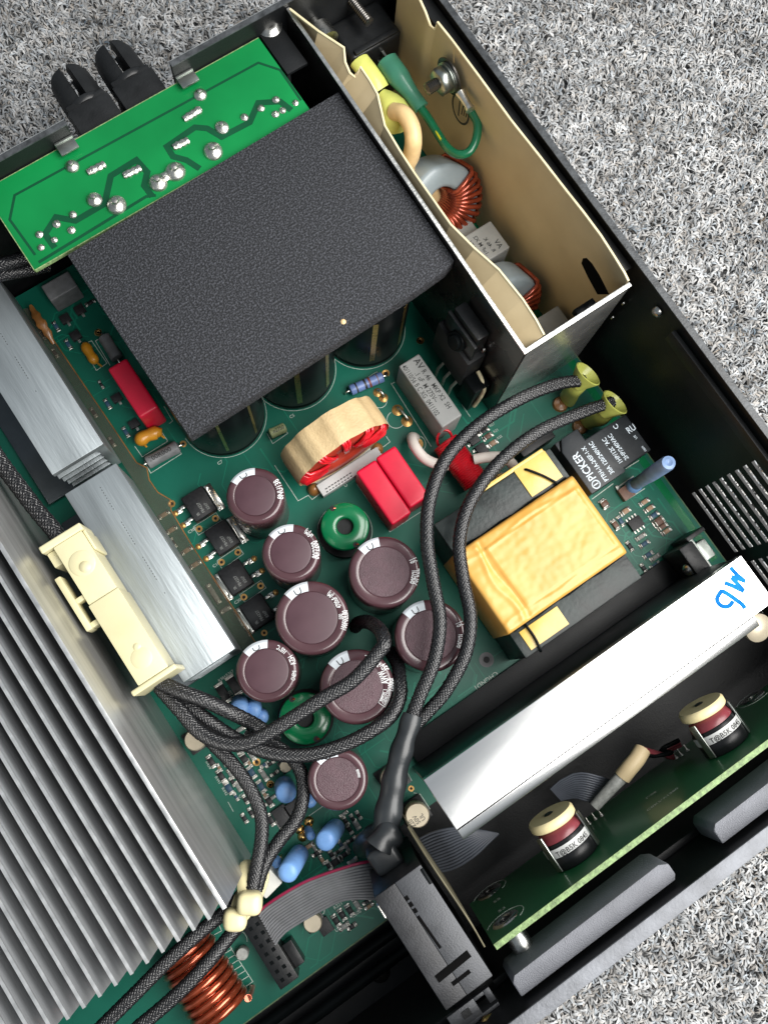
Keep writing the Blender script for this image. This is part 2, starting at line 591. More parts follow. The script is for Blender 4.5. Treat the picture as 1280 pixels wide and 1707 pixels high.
# ================================================================== chassis
XR, YR, YF, ZT = 144.5, 182.6, -101.8, 66.0
chassis = thing('chassis', 'open black amplifier chassis lying on the grey carpet', 'chassis', (0, 40, -13.5))
MB().bb(-165, XR - 1.6, YF + 4.2, YR - 1.6, -12.5, -11).build('floor_panel', 'black_paint', chassis)


def wall_grid(us, vs, hole, mk, t0, t1):
    """upright panel with openings: us along, vs up; mk(u, v, t) gives the point, t0/t1 the two faces"""
    nu, nv = len(us) - 1, len(vs) - 1
    mb = MB()
    solid = lambda i, j: 0 <= i < nu and 0 <= j < nv and not hole((us[i] + us[i + 1]) / 2, (vs[j] + vs[j + 1]) / 2)
    for i in range(nu):
        for j in range(nv):
            if not solid(i, j):
                continue
            a, b, c, d = us[i], us[i + 1], vs[j], vs[j + 1]
            for t in (t0, t1):
                mb.add([mk(a, c, t), mk(b, c, t), mk(b, d, t), mk(a, d, t)], [(0, 1, 2, 3)])
            for (di, dj, p, q) in ((-1, 0, (a, c), (a, d)), (1, 0, (b, c), (b, d)), (0, -1, (a, c), (b, c)), (0, 1, (a, d), (b, d))):
                if not solid(i + di, j + dj):
                    mb.add([mk(*p, t0), mk(*q, t0), mk(*q, t1), mk(*p, t1)], [(0, 1, 2, 3)])
    return mb


slot_z = [0.0, 6.2, 12.3, 18.5, 24.5, 30.7, 37.0, 43.1, 49.3]
SL = []
for z in slot_z:
    SL.append((-42.2, -16.2, z - 1.1, z + 1.6))
    SL.append((-74.0, -46.8, z - 1.1, z + 1.6))
us = sorted({-97.6, YR - 1.6, *[s[0] for s in SL], *[s[1] for s in SL], 0.0, 60.0, 120.0})
vs_ = sorted({-12.5, ZT, *[s[2] for s in SL], *[s[3] for s in SL]})
inhole = lambda u, v: any(s[0] < u < s[1] and s[2] < v < s[3] for s in SL)
wall_grid(us, vs_, inhole, lambda u, v, t: (t, u, v), XR - 0.9, XR).build('side_wall', 'black_paint', chassis)
MB().bb(XR - 1.9, XR + 0.3, -97.6, YR - 1.6, ZT + 0.05, ZT + 0.5).build('wall_lip', 'black_edge', chassis, bevel=0.15)
MB().bb(138.6, XR - 1.65, 53, YR - 1.7, 61.5, 62.6).bb(138.6, 139.6, 53, YR - 1.7, 57, 61.45).build('lid_flange', 'black_paint', chassis, bevel=0.25)
MB().bb(XR - 3.2, XR - 1.65, -97, 30, 55, 61).build('inner_rail', 'black_paint', chassis, bevel=0.25)
# rivet in the side wall
MB().lathe([(0.2, 0), (1.9, 0), (1.6, 0.8), (0.7, 1.3), (0.1, 1.4)], (XR - 1.65, 38.0, 58.5), (-1, 0, 0.15), 14).build('rivet', 'screw', chassis)

# rear panel: cut away behind the two speaker sockets
NX0, NX1 = 23.8, 60.2
rear = MB()
rear.bb(-165, NX0, YR - 1.6, YR, -12.5, ZT)
rear.bb(NX0 + 0.02, NX1 - 0.02, YR - 1.6, YR, -12.5, 40)
rear.bb(NX1, XR, YR - 1.6, YR, -12.5, ZT)
rear.build('rear_panel', 'black_paint', chassis)
edge = MB()
edge.bb(-165, NX0, YR - 1.7, YR + 0.1, ZT + 0.05, ZT + 0.4)
edge.bb(NX1, XR, YR - 1.7, YR + 0.1, ZT + 0.05, ZT + 0.4)
edge.build('rear_lip', 'black_edge', chassis)
MB().bb(-165, NX0, YR + 0.12, YR + 0.32, ZT - 0.3, ZT + 0.42).bb(NX1, XR, YR + 0.12, YR + 0.32, ZT - 0.3, ZT + 0.42).build('bare_metal_rim', 'steel_edge', chassis)
for x0, x1 in ((NX0 - 6.2, NX0), (NX1, NX1 + 6.2)):
    MB().bb(x0, x1, YR - 1.66 - 0.8, YR - 1.66, 44, 61.5).bb(x0 + 0.1, x1 - 0.1, YR - 6.2, YR - 2.5, 60.4, 61.2).build('zinc_bracket', 'zinc', chassis, bevel=0.2)
# black ledge inside the rear corner with a swaged nut
MB().bb(91.0, 98.6, 165, YR - 1.7, 57.6, 58.8).bb(91.0, 92.2, 165, YR - 1.75, 2, 57.58).build('corner_ledge', 'black_paint', chassis, bevel=0.2)
rn = MB().lathe([(1.3, -1.5), (1.3, 1.1), (2.3, 1.5), (3.0, 1.2), (3.8, 0.5), (4.2, 0.2), (4.2, 0.0), (2.0, 0.0), (2.0, -1.6)], (95.3, 182.4, 58.8), (0, 0, 1), 24, cap=False)
rn.build('swaged_nut', 'screw', chassis)
MB().cyl((*(95.2, 182.4, 58.9)[:2], 57.9), 1.35, 0.9, seg=14).build('nut_bore', 'black_matte', chassis)

# front panel with a raised outer rim and cast lugs inside
MB().bb(-165, XR, YF + 1.1, -97.7, -12.5, ZT - 1.0).build('front_panel', 'black_paint', chassis)
MB().bb(-165, XR + 0.2, YF, -97.6, ZT - 0.95, ZT).build('front_rim', 'front_edge', chassis, bevel=0.35)
for x0, x1 in ((-4.6, 48.4), (64.0, 110.0)):
    p = [(x0, -96.5), (x0, -92.4), (x0 + 1.5, -91.0), (x1 - 2.6, -90.6), (x1, -92.0), (x1, -95.2), (x1 - 1.0, -96.5)]
    MB().bb(x0 + 2, x1 - 2, -97.68, -96.2, 45, 54).build('lug_root', 'black_paint', chassis)
    MB().prism(p, 44, 60).build('cast_lug', 'grey_cast', chassis, bevel=0.5)
# a lower step of the front inside and two rolled ribs on the floor in the dark front bay
MB().bb(-165, XR - 2, -97.6, -95.4, -10.9, 40).build('front_step', 'black_paint', chassis, bevel=0.4)
for y, z in ((-79.5, -7), (-86.0, -5.0)):
    MB().tube([(-140, y, z), (-28, y, z)], 2.0, 10).build('floor_rib', 'black_gloss', chassis)
MB().lathe([(0.2, 0), (3.4, 0), (3.4, 0.6), (2.2, 1.6), (0.3, 1.8)], (-40.5, -88.5, -10.9), (0, 0, 1), 18).build('floor_rivet', 'steel_dark', chassis)
# bottom front bracket beside the switch
br = thing('front_bracket', 'small grey slotted bracket behind the front rim below the switch box', 'bracket', (-16.6, -96.9, 50))
x0, y0, _ = (-21.1, -95.2, 52)
MB().bb(x0 - 3.5, x0 + 5.2, y0 - 1.6, y0 + 3.2, 50, 52).bb(x0 + 8.4, x0 + 10.4, y0 - 0.6, y0 + 3.2, 50, 52).bb(x0 + 5.2, x0 + 8.4, y0 + 2.2, y0 + 3.2, 50, 52).bb(x0 - 3.5, x0 + 10.4, -97.6, -96.6, 44, 52.1).bb(x0 - 3.5, x0 - 2.3, -96.5, y0 - 1.7, 50.1, 51.9).build('bracket_plate', 'switch_grey', br, bevel=0.2)
MB().bb(x0 + 0.4, x0 + 2.9, y0 + 0.1, y0 + 2.1, 52.02, 52.3).build('bracket_slot', 'black_matte', br)
MB().tube([(-18.5, -99, 52.4), (-15.8, -98, 53.6), (-13.5, -98.3, 52.4)], [0.5, 1.3, 0.4], 8).build('contact', 'gold', br)

# ================================================================== main circuit board
board = thing('main_circuit_board', 'large dark green main circuit board across the chassis floor', 'circuit board', (20, 50, -1.6))
MB().prism([(-150, -73.5), (-9.0, -73.5), (-9.0, -52.0), (138.3, -52.0), (138.3, 178), (-150, 178)], -1.6, 0.0).build('board_panel', 'pcb', board)
MB().bb(138.32, 138.7, -52, 178, -1.58, -0.03).build('board_edge', 'pcb_edge', board)
MB().bb(-150, -9.0, -73.9, -73.52, -1.58, -0.03).build('board_edge', 'pcb_edge', board)
for (x, y) in ((-130, 160), (-130, -60), (120, 160), (124, -46), (-14, -62), (0, 172)):
    MB().cyl((x, y, -11), 2.6, 9.35, seg=10).build('standoff', 'screw', board)
# lighter copper pour strip along the right edge
MB().bb(134.0, 136.8, -40, 120, 0.01, 0.05).build('edge_pour', 'green_part', board)
zs = 0.02
sk = MB()
for r in ((*(23.7, 74.7, 0)[:2], *(27.8, 57.4, 0)[:2]), (*(75.9, 77.1, 0)[:2], *(75.5, 50.7, 0)[:2])):
    pass
sk.strip([(23.7, 74.7, 0.02), (23.6, 59.4, 0.02), (27.7, 59.1, 0.02), (28, 57.1, 0.02), (62.7, 59.4, 0.02), (62.7, 61.9, 0.02)], 0.22)
sk.strip([(75.3, 77.5, 0.02), (74.1, 49.9, 0.02)], 0.22)
sk.strip([(76.6, 77, 0.02), (75, 77, 0.02)], 0.22)
sk.strip([(44.3, 53, 0.02), (44.4, 32.4, 0.02), (58, 32.3, 0.02)], 0.22)
sk.strip([(27.8, 86, 0.02), (27.4, 81.7, 0.02), (33.9, 82, 0.02), (34.3, 86.2, 0.02)], 0.2)
sk.strip([(60.7, 83.6, 0.02), (73.4, 83.8, 0.02), (73.7, 79.4, 0.02)], 0.2)
sk.strip([(-9.9, 149.8, 0.02), (-10.4, 138.7, 0.02), (-5.9, 139, 0.02), (-6.1, 149.2, 0.02), (-7.8, 149.4, 0.02)], 0.22)
sk.strip([(-5.4, 137.7, 0.02), (-5, 148.4, 0.02), (-2.6, 148.4, 0.02)], 0.22)
sk.strip([(-13.6, 107.5, 0.02), (-13.4, 102.7, 0.02), (-3, 102.7, 0.02), (-3, 107.1, 0.02)], 0.22)
sk.strip([(-13.6, 101, 0.02), (-14, 96.1, 0.02), (-1.4, 96.2, 0.02), (-1.1, 100.9, 0.02), (-13.6, 101, 0.02)], 0.22)
sk.strip([(0.8, 107.9, 0.02), (2.3, 108.1, 0.02), (2.6, 114.4, 0.02)], 0.2)
for q in (((0, 0),),):
    pass
for a_, b_, c_, d_ in (((-11.8, 71.7, 0.02), (-2.6, 71.7, 0.02), (-2.5, 68.2, 0.02), (-11.8, 68.2, 0.02)),
                       ((-11.3, 57.1, 0.02), (-2.4, 57.2, 0.02), (-2.4, 54.1, 0.02), (-11.3, 53.6, 0.02)),
                       ((-11.2, 42.8, 0.02), (-2.3, 43, 0.02), (-2.3, 39.8, 0.02), (-11, 39.6, 0.02))):
    sk.strip([a_, b_, c_, d_, a_], 0.2)
sk.strip([(-78.6, -45.5, 0.02), (-74.4, -46, 0.02), (-74, -43.5, 0.02), (-79.6, -43.2, 0.02)], 0.2)
sk.strip([(-74.8, -50.5, 0.02), (-74.4, -64.7, 0.02), (-78.4, -64.6, 0.02)], 0.2)
for u in range(6):
    p, q = V((-77.8, -52.4, 0.02)), V((-74.7, -52.6, 0.02))
    k = (V((-74.4, -64.7, 0.02)) - V((-74.7, -51.8, 0.02))) * (u / 6.5)
    sk.strip([p + k, q + k], 0.2)
sk.strip([(-58.4, -60.3, 0.02), (-58.2, -68.4, 0.02)], 0.2)
sk.strip([(97.4, 46.6, 0.02), (92, 47.1, 0.02)], 0.2)
sk.strip([(92.3, 56.7, 0.02), (92.2, 51.2, 0.02)], 0.2)
sk.strip([(99.9, 32.5, 0.02), (99.8, 30, 0.02), (103.3, 29.8, 0.02)], 0.2)
sk.strip([(6, -38.8, 0.02), (6.6, -42.3, 0.02)], 0.2)
sk.strip([(3.4, -39, 0.02), (3.1, -41.9, 0.02), (1.2, -41.8, 0.02)], 0.2)
sk.strip([(1.4, -45.5, 0.02), (3, -47.1, 0.02), (3, -53, 0.02)], 0.2)
sk.strip([(-37.7, -24.3, 0.02), (-37.6, -28.7, 0.02), (-39.5, -29.7, 0.02)], 0.2)
sk.strip([(-51.2, -13.1, 0.02), (-51.4, -16.8, 0.02)], 0.2)
sk.strip([(-31.6, -32, 0.02), (-26, -32, 0.02)], 0.2)
sk.strip([(-58.2, -60.3, 0.02), (-58.3, -67.7, 0.02)], 0.2)
sk.strip([(-44.7, -61.9, 0.02), (-44.7, -66.4, 0.02)], 0.25)
sk.strip([(-45.7, -60.3, 0.02), (-44.2, -60.3, 0.02), (-43.5, -59.6, 0.02)], 0.25)
sk.strip([(111.4, 2.2, 0.02), (121.3, 2.6, 0.02)], 0.3)
sk.strip([(122.1, 0.6, 0.02), (129.1, 0.7, 0.02)], 0.5)
sk.strip([(122.3, -5, 0.02), (129.8, -5.2, 0.02)], 0.3)
sk.strip([(128.3, 4.5, 0.02), (134.3, 4.3, 0.02)], 0.3)


def ring_pts(c, r, a0=0, a1=360, n=24):
    return [(c[0] + r * math.cos(rad(a0 + (a1 - a0) * i / n)), c[1] + r * math.sin(rad(a0 + (a1 - a0) * i / n)), c[2]) for i in range(n + 1)]


sk.strip(ring_pts((69.1, 65.1, 0.02), 3.2, 90, 330), 0.22)
sk.strip(ring_pts((70.4, 53.5, 0.02), 3.1), 0.2)
sk.strip(ring_pts((88.4, 26.1, 0.02), 2.6), 0.2)
sk.strip(ring_pts((-71.7, -51.5, 0.02), 3.0, -40, 200), 0.22)
sk.strip(ring_pts((68.1, 74.1, 0.02), 2.6, 200, 380), 0.2)
for c, r in (((38.7, 122.3, 0.02), 15.9), ):
    pass
for cx, cy in ((18.2, 100.2), (48.4, 101.0), (78.2, 100.2)):
    sk.strip(ring_pts((cx, cy, 0.02), 15.5, 180, 360, 40), 0.18)
sk.strip(ring_pts((31.4, 41.4, 0.02), 9.6, 0, 360, 40), 0.2)
tag(flat_build(sk, 'silkscreen', 'silk', board), kind='stuff')
lt = MB()
for s, size, o_, (xd, yd) in (
        ('LINK', 3.0, (65.6, 64, 0.03), ((0, 1, 0), (-1, 0, 0))),
        ('C307', 1.5, (-14.4, 70.4, 0.03), ((1, 0, 0), (0, 1, 0))),
        ('C107', 1.5, (-13.6, 55.6, 0.03), ((1, 0, 0), (0, 1, 0))),
        ('C308', 1.5, (-14.2, 40.8, 0.03), ((1, 0, 0), (0, 1, 0))),
        ('CHGND1', 2.3, (47.8, -28.1, 0.03), ((-1, 0, 0), (0, -1, 0))),
        ('L90', 1.6, (-85.1, -68.2, 0.03), ((1, 0, 0), (0, 1, 0))),
        ('R367', 1.4, (-29.7, 21.7, 0.03), ((1, 0, 0), (0, 1, 0))),
        ('R384', 1.4, (-32.8, 21.6, 0.03), ((1, 0, 0), (0, 1, 0))),
        ('R441', 1.4, (-50.6, -3.9, 0.03), ((0, -1, 0), (1, 0, 0))),
        ('R442', 1.4, (-50.7, -8.2, 0.03), ((0, -1, 0), (1, 0, 0))),
        ('R438', 1.4, (-50.6, 2, 0.03), ((0, -1, 0), (1, 0, 0))),
        ('C104', 1.4, (-47.4, -14.4, 0.03), ((1, 0, 0), (0, 1, 0))),
        ('R27', 1.3, (96.1, 44.1, 0.03), ((1, 0, 0), (0, 1, 0))),
        ('R21', 1.3, (96, 41.5, 0.03), ((1, 0, 0), (0, 1, 0))),
        ('R22', 1.3, (95.7, 38.8, 0.03), ((1, 0, 0), (0, 1, 0))),
        ('R221', 1.6, (-40.8, -61.4, 0.03), ((1, 0, 0), (0, 1, 0))),
        ('C208', 1.6, (-37.4, -66.9, 0.03), ((1, 0, 0), (0, 1, 0))),
        ('U981', 1.6, (-44.2, -67.5, 0.03), ((1, 0, 0), (0, 1, 0))),
        ('C7', 1.6, (7.2, 85.6, 0.03), ((1, 0, 0), (0, 1, 0))),
        ('C5', 1.6, (37.7, 86, 0.03), ((1, 0, 0), (0, 1, 0))),
        ('C12', 1.5, (41.2, 54.3, 0.03), ((0, 1, 0), (-1, 0, 0)))):
    text_into(lt, s, size, o_, xd, yd)
tag(flat_build(lt, 'board_lettering', 'silk', board), kind='stuff')


def via(c, r, m='copper_pad', hole=True):
    mb = MB().lathe([(r * 0.42, 0.0), (r * 0.5, 0.12), (r, 0.12), (r, 0.0)], (c[0], c[1], 0.01), seg=16, cap=False)
    o = mb.build('via', m, board)
    if hole:
        MB().cyl((c[0], c[1], 0.005), r * 0.42, 0.05, seg=12).build('via_hole', 'black_matte', o)
    return o


for c, r in (((-10.5, 70, 0), 1.2), ((-3.8, 70, 0), 1.2), ((-10.3, 55.8, 0), 1.2), ((-3.7, 55.6, 0), 1.2), ((-10.4, 41.3, 0), 1.2),
             ((-3.5, 41.4, 0), 1.2), ((-11.2, 27.1, 0), 1.1), ((-13.7, 82.8, 0), 1.3), ((-36.5, -7.6, 0), 1.3), ((-36.6, -16.3, 0), 1.2),
             ((93.4, 85, 0), 1.4), ((75.8, 81.5, 0), 1.4), ((93.2, 85, 0), 1.3), ((70.4, 53.5, 0), 2.2), ((88.4, 26.1, 0), 2.2),
             ((-2.6, 150.6, 0), 1.3), ((1, 98.9, 0), 1.2), ((1.5, -43.9, 0), 1.0), ((-36.6, -16.4, 0), 1.1),
             ((-2.4, 150.7, 0), 1.2), ((33, 34.8, 0), 1.2)):
    via(c, r)
via((47.2, -23.1, 0), 2.6, 'grey_resistor')
# lighter etched tracks under the solder mask
rngt = random.Random(21)
tk = MB()
for zone, cnt in (((-50, -16, -70, -30), 36), ((-48, -2, -30, 24), 34), ((100, 134, -34, 3), 30), ((-14, 4, 104, 168), 24), ((-10, 40, 60, 84), 12), ((60, 100, 28, 48), 16), ((86, 134, 26, 46), 12), ((-2, 60, -36, -8), 26)):
    for _ in range(cnt):
        x, y = rngt.uniform(zone[0], zone[1]), rngt.uniform(zone[2], zone[3])
        w = rngt.choice((.25, .25, .35, .6))
        pts = [V(x, y, .006 + .0003 * (_ % 20))]
        a = rngt.choice((0, 90, 180, 270))
        for k in range(rngt.randint(2, 4)):
            l_ = rngt.uniform(2, 11)
            q = pts[-1] + V(l_ * math.cos(rad(a)), l_ * math.sin(rad(a)), 0)
            if not (-145 < q.x < 133 and (-72 if q.x < -10 else -50) < q.y < 176):
                break
            pts.append(q)
            a += rngt.choice((45, -45))
        if len(pts) > 1:
            tk.strip(pts, w, .004)
tag(flat_build(tk, 'etched_tracks', 'pcb_trace', board), kind='stuff')
# soldered wire links
for pts, pad in ((((71.6, 67.7, 0), (72.1, 62.4, 0)), 2.1), (((69.3, 77.1, 0), (69.9, 74.3, 0)), 1.7)):
    for c in pts:
        MB().lathe([(0.05, 0.5), (pad * 0.6, 0.4), (pad, 0.02)], (c[0], c[1], 0.01), seg=18, cap=False).build('solder_pad', 'copper_pad', board)
    a_, b_ = V(pts[0]), V(pts[1])
    MB().tube(catmull([a_, a_ + V(0.2, 0, 2.4), b_ + V(0.2, 0.6, 2.4), b_], 0.5), 0.5, 8).build('wire_link', 'tin', board)
for c in ((-32.5, -33.4, 0), (-36.9, -36.3, 0), (-36.4, -33.8, 0)):
    MB().lathe([(0.3, 1.2), (1.5, 0.6), (1.7, 0.02)], (c[0], c[1], 0.01), seg=16).build('solder_pad', 'gold', board)

# ================================================================== output board (solder side up)
GB = thing('output_board', 'bright green circuit board solder side up beside the black foam', 'circuit board', (42, 165, 57.4))
ZG = 59.0
MB().bb(-7.6, 90.2, 150.3, 180.3, 57.4, ZG).build('board_panel', 'pcb_output', GB)
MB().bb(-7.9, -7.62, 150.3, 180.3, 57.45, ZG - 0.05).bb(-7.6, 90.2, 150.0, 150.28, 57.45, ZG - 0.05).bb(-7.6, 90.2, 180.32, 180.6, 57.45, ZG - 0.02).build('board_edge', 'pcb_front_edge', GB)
g = MB()
g.strip([(0.9, 153.1, 59.02), (0.7, 158.4, 59.02), (6.2, 161.4, 59.02), (10.5, 157.3, 59.02), (20.6, 157.4, 59.02), (26.9, 164.3, 59.02), (36.1, 164.7, 59.02), (36.8, 159.5, 59.02), (33.7, 156.2, 59.02), (33.9, 151.8, 59.02)], 1.9)
g.strip([(50.8, 152, 59.02), (48.9, 156.6, 59.02), (46.1, 159.8, 59.02), (46.3, 163.6, 59.02), (56.9, 164.6, 59.02), (59.9, 162.3, 59.02), (62.1, 157.5, 59.02), (72.1, 157.1, 59.02), (77.9, 161.3, 59.02), (83.9, 158.1, 59.02), (85.2, 153.8, 59.02)], 1.9)
g.strip([(-5.1, 154.2, 59.02), (-5.7, 168, 59.02), (-0.5, 174.1, 59.02), (85.4, 173, 59.02), (89.8, 167.3, 59.02), (89.6, 155, 59.02)], 0.75)
g.strip([(-5.4, 151.6, 59.03), (32.3, 152.8, 59.03), (35, 151.6, 59.03)], 0.9)
flat_build(g, 'copper_gap', 'pcb_output_dark', GB)
blob = proto(MB().lathe([(1.0, 0), (0.97, 0.28), (0.78, 0.72), (0.5, 1.0), (0.32, 1.25), (0.3, 1.6), (0.12, 1.7)], (0, 0, 0), seg=14), 'solder_blob', 'solder')
BLOBS = (((64.2, 173.1, 59), 2.1), ((63.9, 160.1, 59), 2.2), ((57.3, 154.7, 59), 3.0), ((18.7, 173.1, 59), 2.2), ((18.7, 160.1, 59), 2.4), ((23.4, 155, 59), 3.2), ((37.7, 154.6, 59), 3.0), ((44, 155, 59), 3.2), ((10.8, 159.4, 59), 1.3), ((5.2, 159.4, 59), 1.3), ((7.9, 155.3, 59), 1.35), ((-0.8, 159.2, 59), 1.3), ((2.1, 155.3, 59), 1.1), ((-2.5, 155.3, 59), 1.1), ((83.1, 159.3, 59), 1.3), ((77.5, 159.3, 59), 1.25), ((71.6, 159.4, 59), 1.3), ((80.3, 155.2, 59), 1.25), ((82.9, 155.1, 59), 1.1), ((87.7, 155.2, 59), 1.05))

for c, r in (BLOBS):
    o = inst(blob, 'solder_blob', (c[0], c[1], ZG - 0.05), random.uniform(0, 6), GB)
    o.scale = (r * random.uniform(0.92, 1.08), r, r * 0.62)
for a_, b_ in (((55.4, 168.5, 59), (61.8, 168.9, 59)), ((47.7, 162.2, 59), (53, 161.8, 59)), ((21.5, 168.8, 59), (27.5, 168.5, 59)), ((30.1, 162.1, 59), (35.9, 161.7, 59))):
    a_, b_ = V(a_), V(b_)
    pts = catmull([a_, a_.lerp(b_, 0.3), a_.lerp(b_, 0.7), b_], 0.5)
    MB().tube([p + V(0, 0, 0.25) for p in pts], [0.7 + 0.75 * (0.75 + 0.25 * math.cos(i * 2.0)) * (1 if 0 < i < len(pts) - 1 else 0.4) for i in range(len(pts))], 10, flat=0.6).build('solder_bar', 'solder', GB)
a_, b_ = V((37.9, 155, 59)), V((44.2, 155.3, 59))
MB().tube([a_ + V(0, 0, 0.4), a_.lerp(b_, 0.5) + V(0, 0, 0.4), b_ + V(0, 0, 0.4)], [2.0, 1.5, 2.0], 12, flat=0.5).build('solder_bridge', 'solder', GB)
# brackets that carry the board on the rear panel and a prop under its front edge
MB().bb(20, 66, 175, 179, 41, 57.35).build('socket_carrier', 'black_plastic', GB, bevel=0.3)

# ================================================================== speaker sockets behind the rear panel
def socket(x0, x1, label):
    t = thing('speaker_socket', label, 'socket', ((x0 + x1) / 2, 190, 40), 'black sockets on the rear panel')
    cx = (x0 + x1) / 2
    MB().bb(x0, x1, 179.3, 190.8, 42, 57.2).build('housing', 'black_matte', t, bevel=0.6)
    MB().bb(x0 + 0.6, x1 - 0.4, 190.6, 193.6, 43, 56.0).build('collar', 'black_matte', t, bevel=0.8)
    zc = 49.8
    MB().lathe([(6.6, 0), (7.0, 0.5), (7.0, 2.0), (6.0, 2.6)], (cx, 192.0, zc), (0, 1, 0), 28).build('ring', 'black_plastic', t)
    for k in range(4):
        a0 = rad(k * 90 + 12)
        poly = []
        for i in range(7):
            a = a0 + rad(66) * i / 6
            poly.append((7.1 * math.cos(a), 7.1 * math.sin(a)))
        for i in range(6, -1, -1):
            a = a0 + rad(66) * i / 6
            poly.append((3.4 * math.cos(a), 3.4 * math.sin(a)))
        n = len(poly)
        mb = MB()
        ends = []
        for yy, sc in ((194.0, 1.0), (204.0, 0.95), (206.6, 0.80)):
            ends.append([(cx + p[0] * sc, yy, zc + p[1] * sc) for p in poly])
        vs = sum(ends, [])
        fs = [tuple(range(n)), tuple(range(2 * n, 3 * n))]
        for r_ in range(2):
            fs += [(r_ * n + i, r_ * n + (i + 1) % n, (r_ + 1) * n + (i + 1) % n, (r_ + 1) * n + i) for i in range(n)]
        mb.add(vs, fs).build('prong', 'black_matte', t)
    return t


socket(26.6, 40.9, 'black pronged speaker socket at the left, farther from the rear rim corner')
socket(42.6, 57.0, 'black pronged speaker socket at the right, next to the zinc tab near the top')

# ================================================================== foam pad and the big capacitors below
foam_poly = [(2.8, 148.1, 61)[:2], (100.4, 150.2, 61)[:2], (99.7, 117.1, 61)[:2], (99.2, 86.6, 61)[:2], (99, 84.6, 61)[:2], (95.2, 83.4, 61)[:2], (82.8, 82.6, 61)[:2], (45.9, 81.9, 61)[:2], (3.4, 81.2, 61)[:2], (2.9, 115.2, 61)[:2]]
tag(MB().prism(foam_poly, 55.1, 61).build('foam_pad', 'foam', bevel=0.3, seg=2), 'large flat black foam pad lying over the tall black capacitors', 'foam pad')
foam_o = bpy.data.objects['foam_pad']
c = (59.9, 86.4, 61)
MB().lathe([(.05, .5), (.6, .4), (.9, .0)], (c[0], c[1], 61.0), seg=7).build('glue_fleck', 'peach_wire', foam_o)
BIGLAB = ('glossy black capacitor under the foam corner, nearest the heatsinks',
          'middle glossy black capacitor of three under the foam edge',
          'glossy black capacitor under the foam edge, nearest the metal filter box')
for i, (cx, cy) in enumerate(((18.2, 100.2), (48.4, 101.0), (78.2, 100.2))):
    t = thing('big_capacitor', BIGLAB[i], 'capacitor', (cx, cy, 0), 'tall black capacitors under the foam')
    MB().lathe([(14.2, 0.0), (15.0, 0.7), (15.0, 2.2), (14.7, 3.0), (15.0, 3.9), (15.0, 53.2), (14.2, 54.6), (12.5, 55.0)], (cx, cy, 0.02), seg=56).build('sleeve', 'black_gloss', t)
    for a in (rad(-66), rad(-112)):
        MB().box((cx + 15.02 * math.cos(a), cy + 15.02 * math.sin(a), 24), (0.10, 1.8 if i else 1.0, 34), a).build('reflection_streak', 'gold', t)  # gold strips paint warm reflections onto the glossy sleeve

# ================================================================== mains filter box
fb = thing('filter_box', 'open sheet metal mains filter box along the right chassis wall', 'metal box', (119, 115, 0.05))
ZB = 64.0
MB().add([(99.2, 48.2, 0.05), (99.2, 180.8, 0.05), (101.3, 180.8, ZB), (98.6, 48.2, ZB), (99.9, 49.1, 0.05), (99.9, 180.8, 0.05), (102.0, 180.8, ZB), (99.3, 49.1, ZB)],
         [(0, 1, 2, 3), (4, 5, 6, 7), (0, 1, 5, 4), (0, 4, 7, 3), (1, 5, 6, 2), (2, 3, 7, 6)]).build('left_panel', 'steel_dark', fb)  # same sheet steel in a darker tone, this side's shade put into its colour
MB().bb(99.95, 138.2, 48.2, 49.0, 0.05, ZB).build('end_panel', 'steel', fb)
MB().add([(98.4, 47.9, ZB + 0.02), (101.1, 180.8, ZB + 0.02), (102.3, 180.8, ZB + 0.02), (99.7, 49.3, ZB + 0.02), (138.3, 49.3, ZB + 0.02), (138.3, 47.9, ZB + 0.02)]
         + [(98.4, 47.9, ZB + 0.4), (101.1, 180.8, ZB + 0.4), (102.3, 180.8, ZB + 0.4), (99.7, 49.3, ZB + 0.4), (138.3, 49.3, ZB + 0.4), (138.3, 47.9, ZB + 0.4)],
         [(6, 7, 8, 9), (6, 9, 10, 11), (0, 1, 7, 6), (1, 2, 8, 7), (2, 3, 9, 8), (3, 4, 10, 9), (4, 5, 11, 10), (5, 0, 6, 11)]).build('bare_edge', 'steel_edge', fb, bevel=0.12)
for c in ((142.4, 48.1, 45.5), (142.3, 48.1, 33.8)):
    MB().lathe([(0.1, 0.5), (0.7, 0.4), (0.9, 0.0)], c, (0, -1, 0), 10).build('screw_tip', 'screw', fb)


def sheet_between(low, high, t, name, m, parent, edge_m):
    """a bent paper sheet: matching lists of lower and upper points, thickness t along +x"""
    n = len(low)
    rows = 6
    vs, fs = [], []
    for k in (0, 1):
        for r_ in range(rows + 1):
            q = r_ / rows
            for i in range(n):
                p = V(low[i]).lerp(V(high[i]), q)
                bow = 4 * q * (1 - q) * 0.0
                vs.append(p + V(t * k + bow, 0, 0))
    off = (rows + 1) * n
    for r_ in range(rows):
        for i in range(n - 1):
            a = r_ * n + i
            fs.append((a, a + 1, a + n + 1, a + n))
            fs.append((off + a, off + a + 1, off + a + n + 1, off + a + n))
    for r_ in (0, rows):
        for i in range(n - 1):
            a = r_ * n + i
            fs.append((a, a + 1, off + a + 1, off + a))
    for r_ in range(rows):
        for i in (0, n - 1):
            a = r_ * n + i
            fs.append((a, a + n, off + a + n, off + a))
    o = MB().add(vs, fs).build(name, m, parent)
    MB().tube([V(p) + V(t / 2, 0, 0.1) for p in high], 0.42, 6).build(name + '_edge', edge_m, o)
    return o


lr = thing('insulating_paper', 'tan insulating paper lining the right side of the mains filter box', 'paper liner', (137, 110, 0.1), 'tan paper liners')
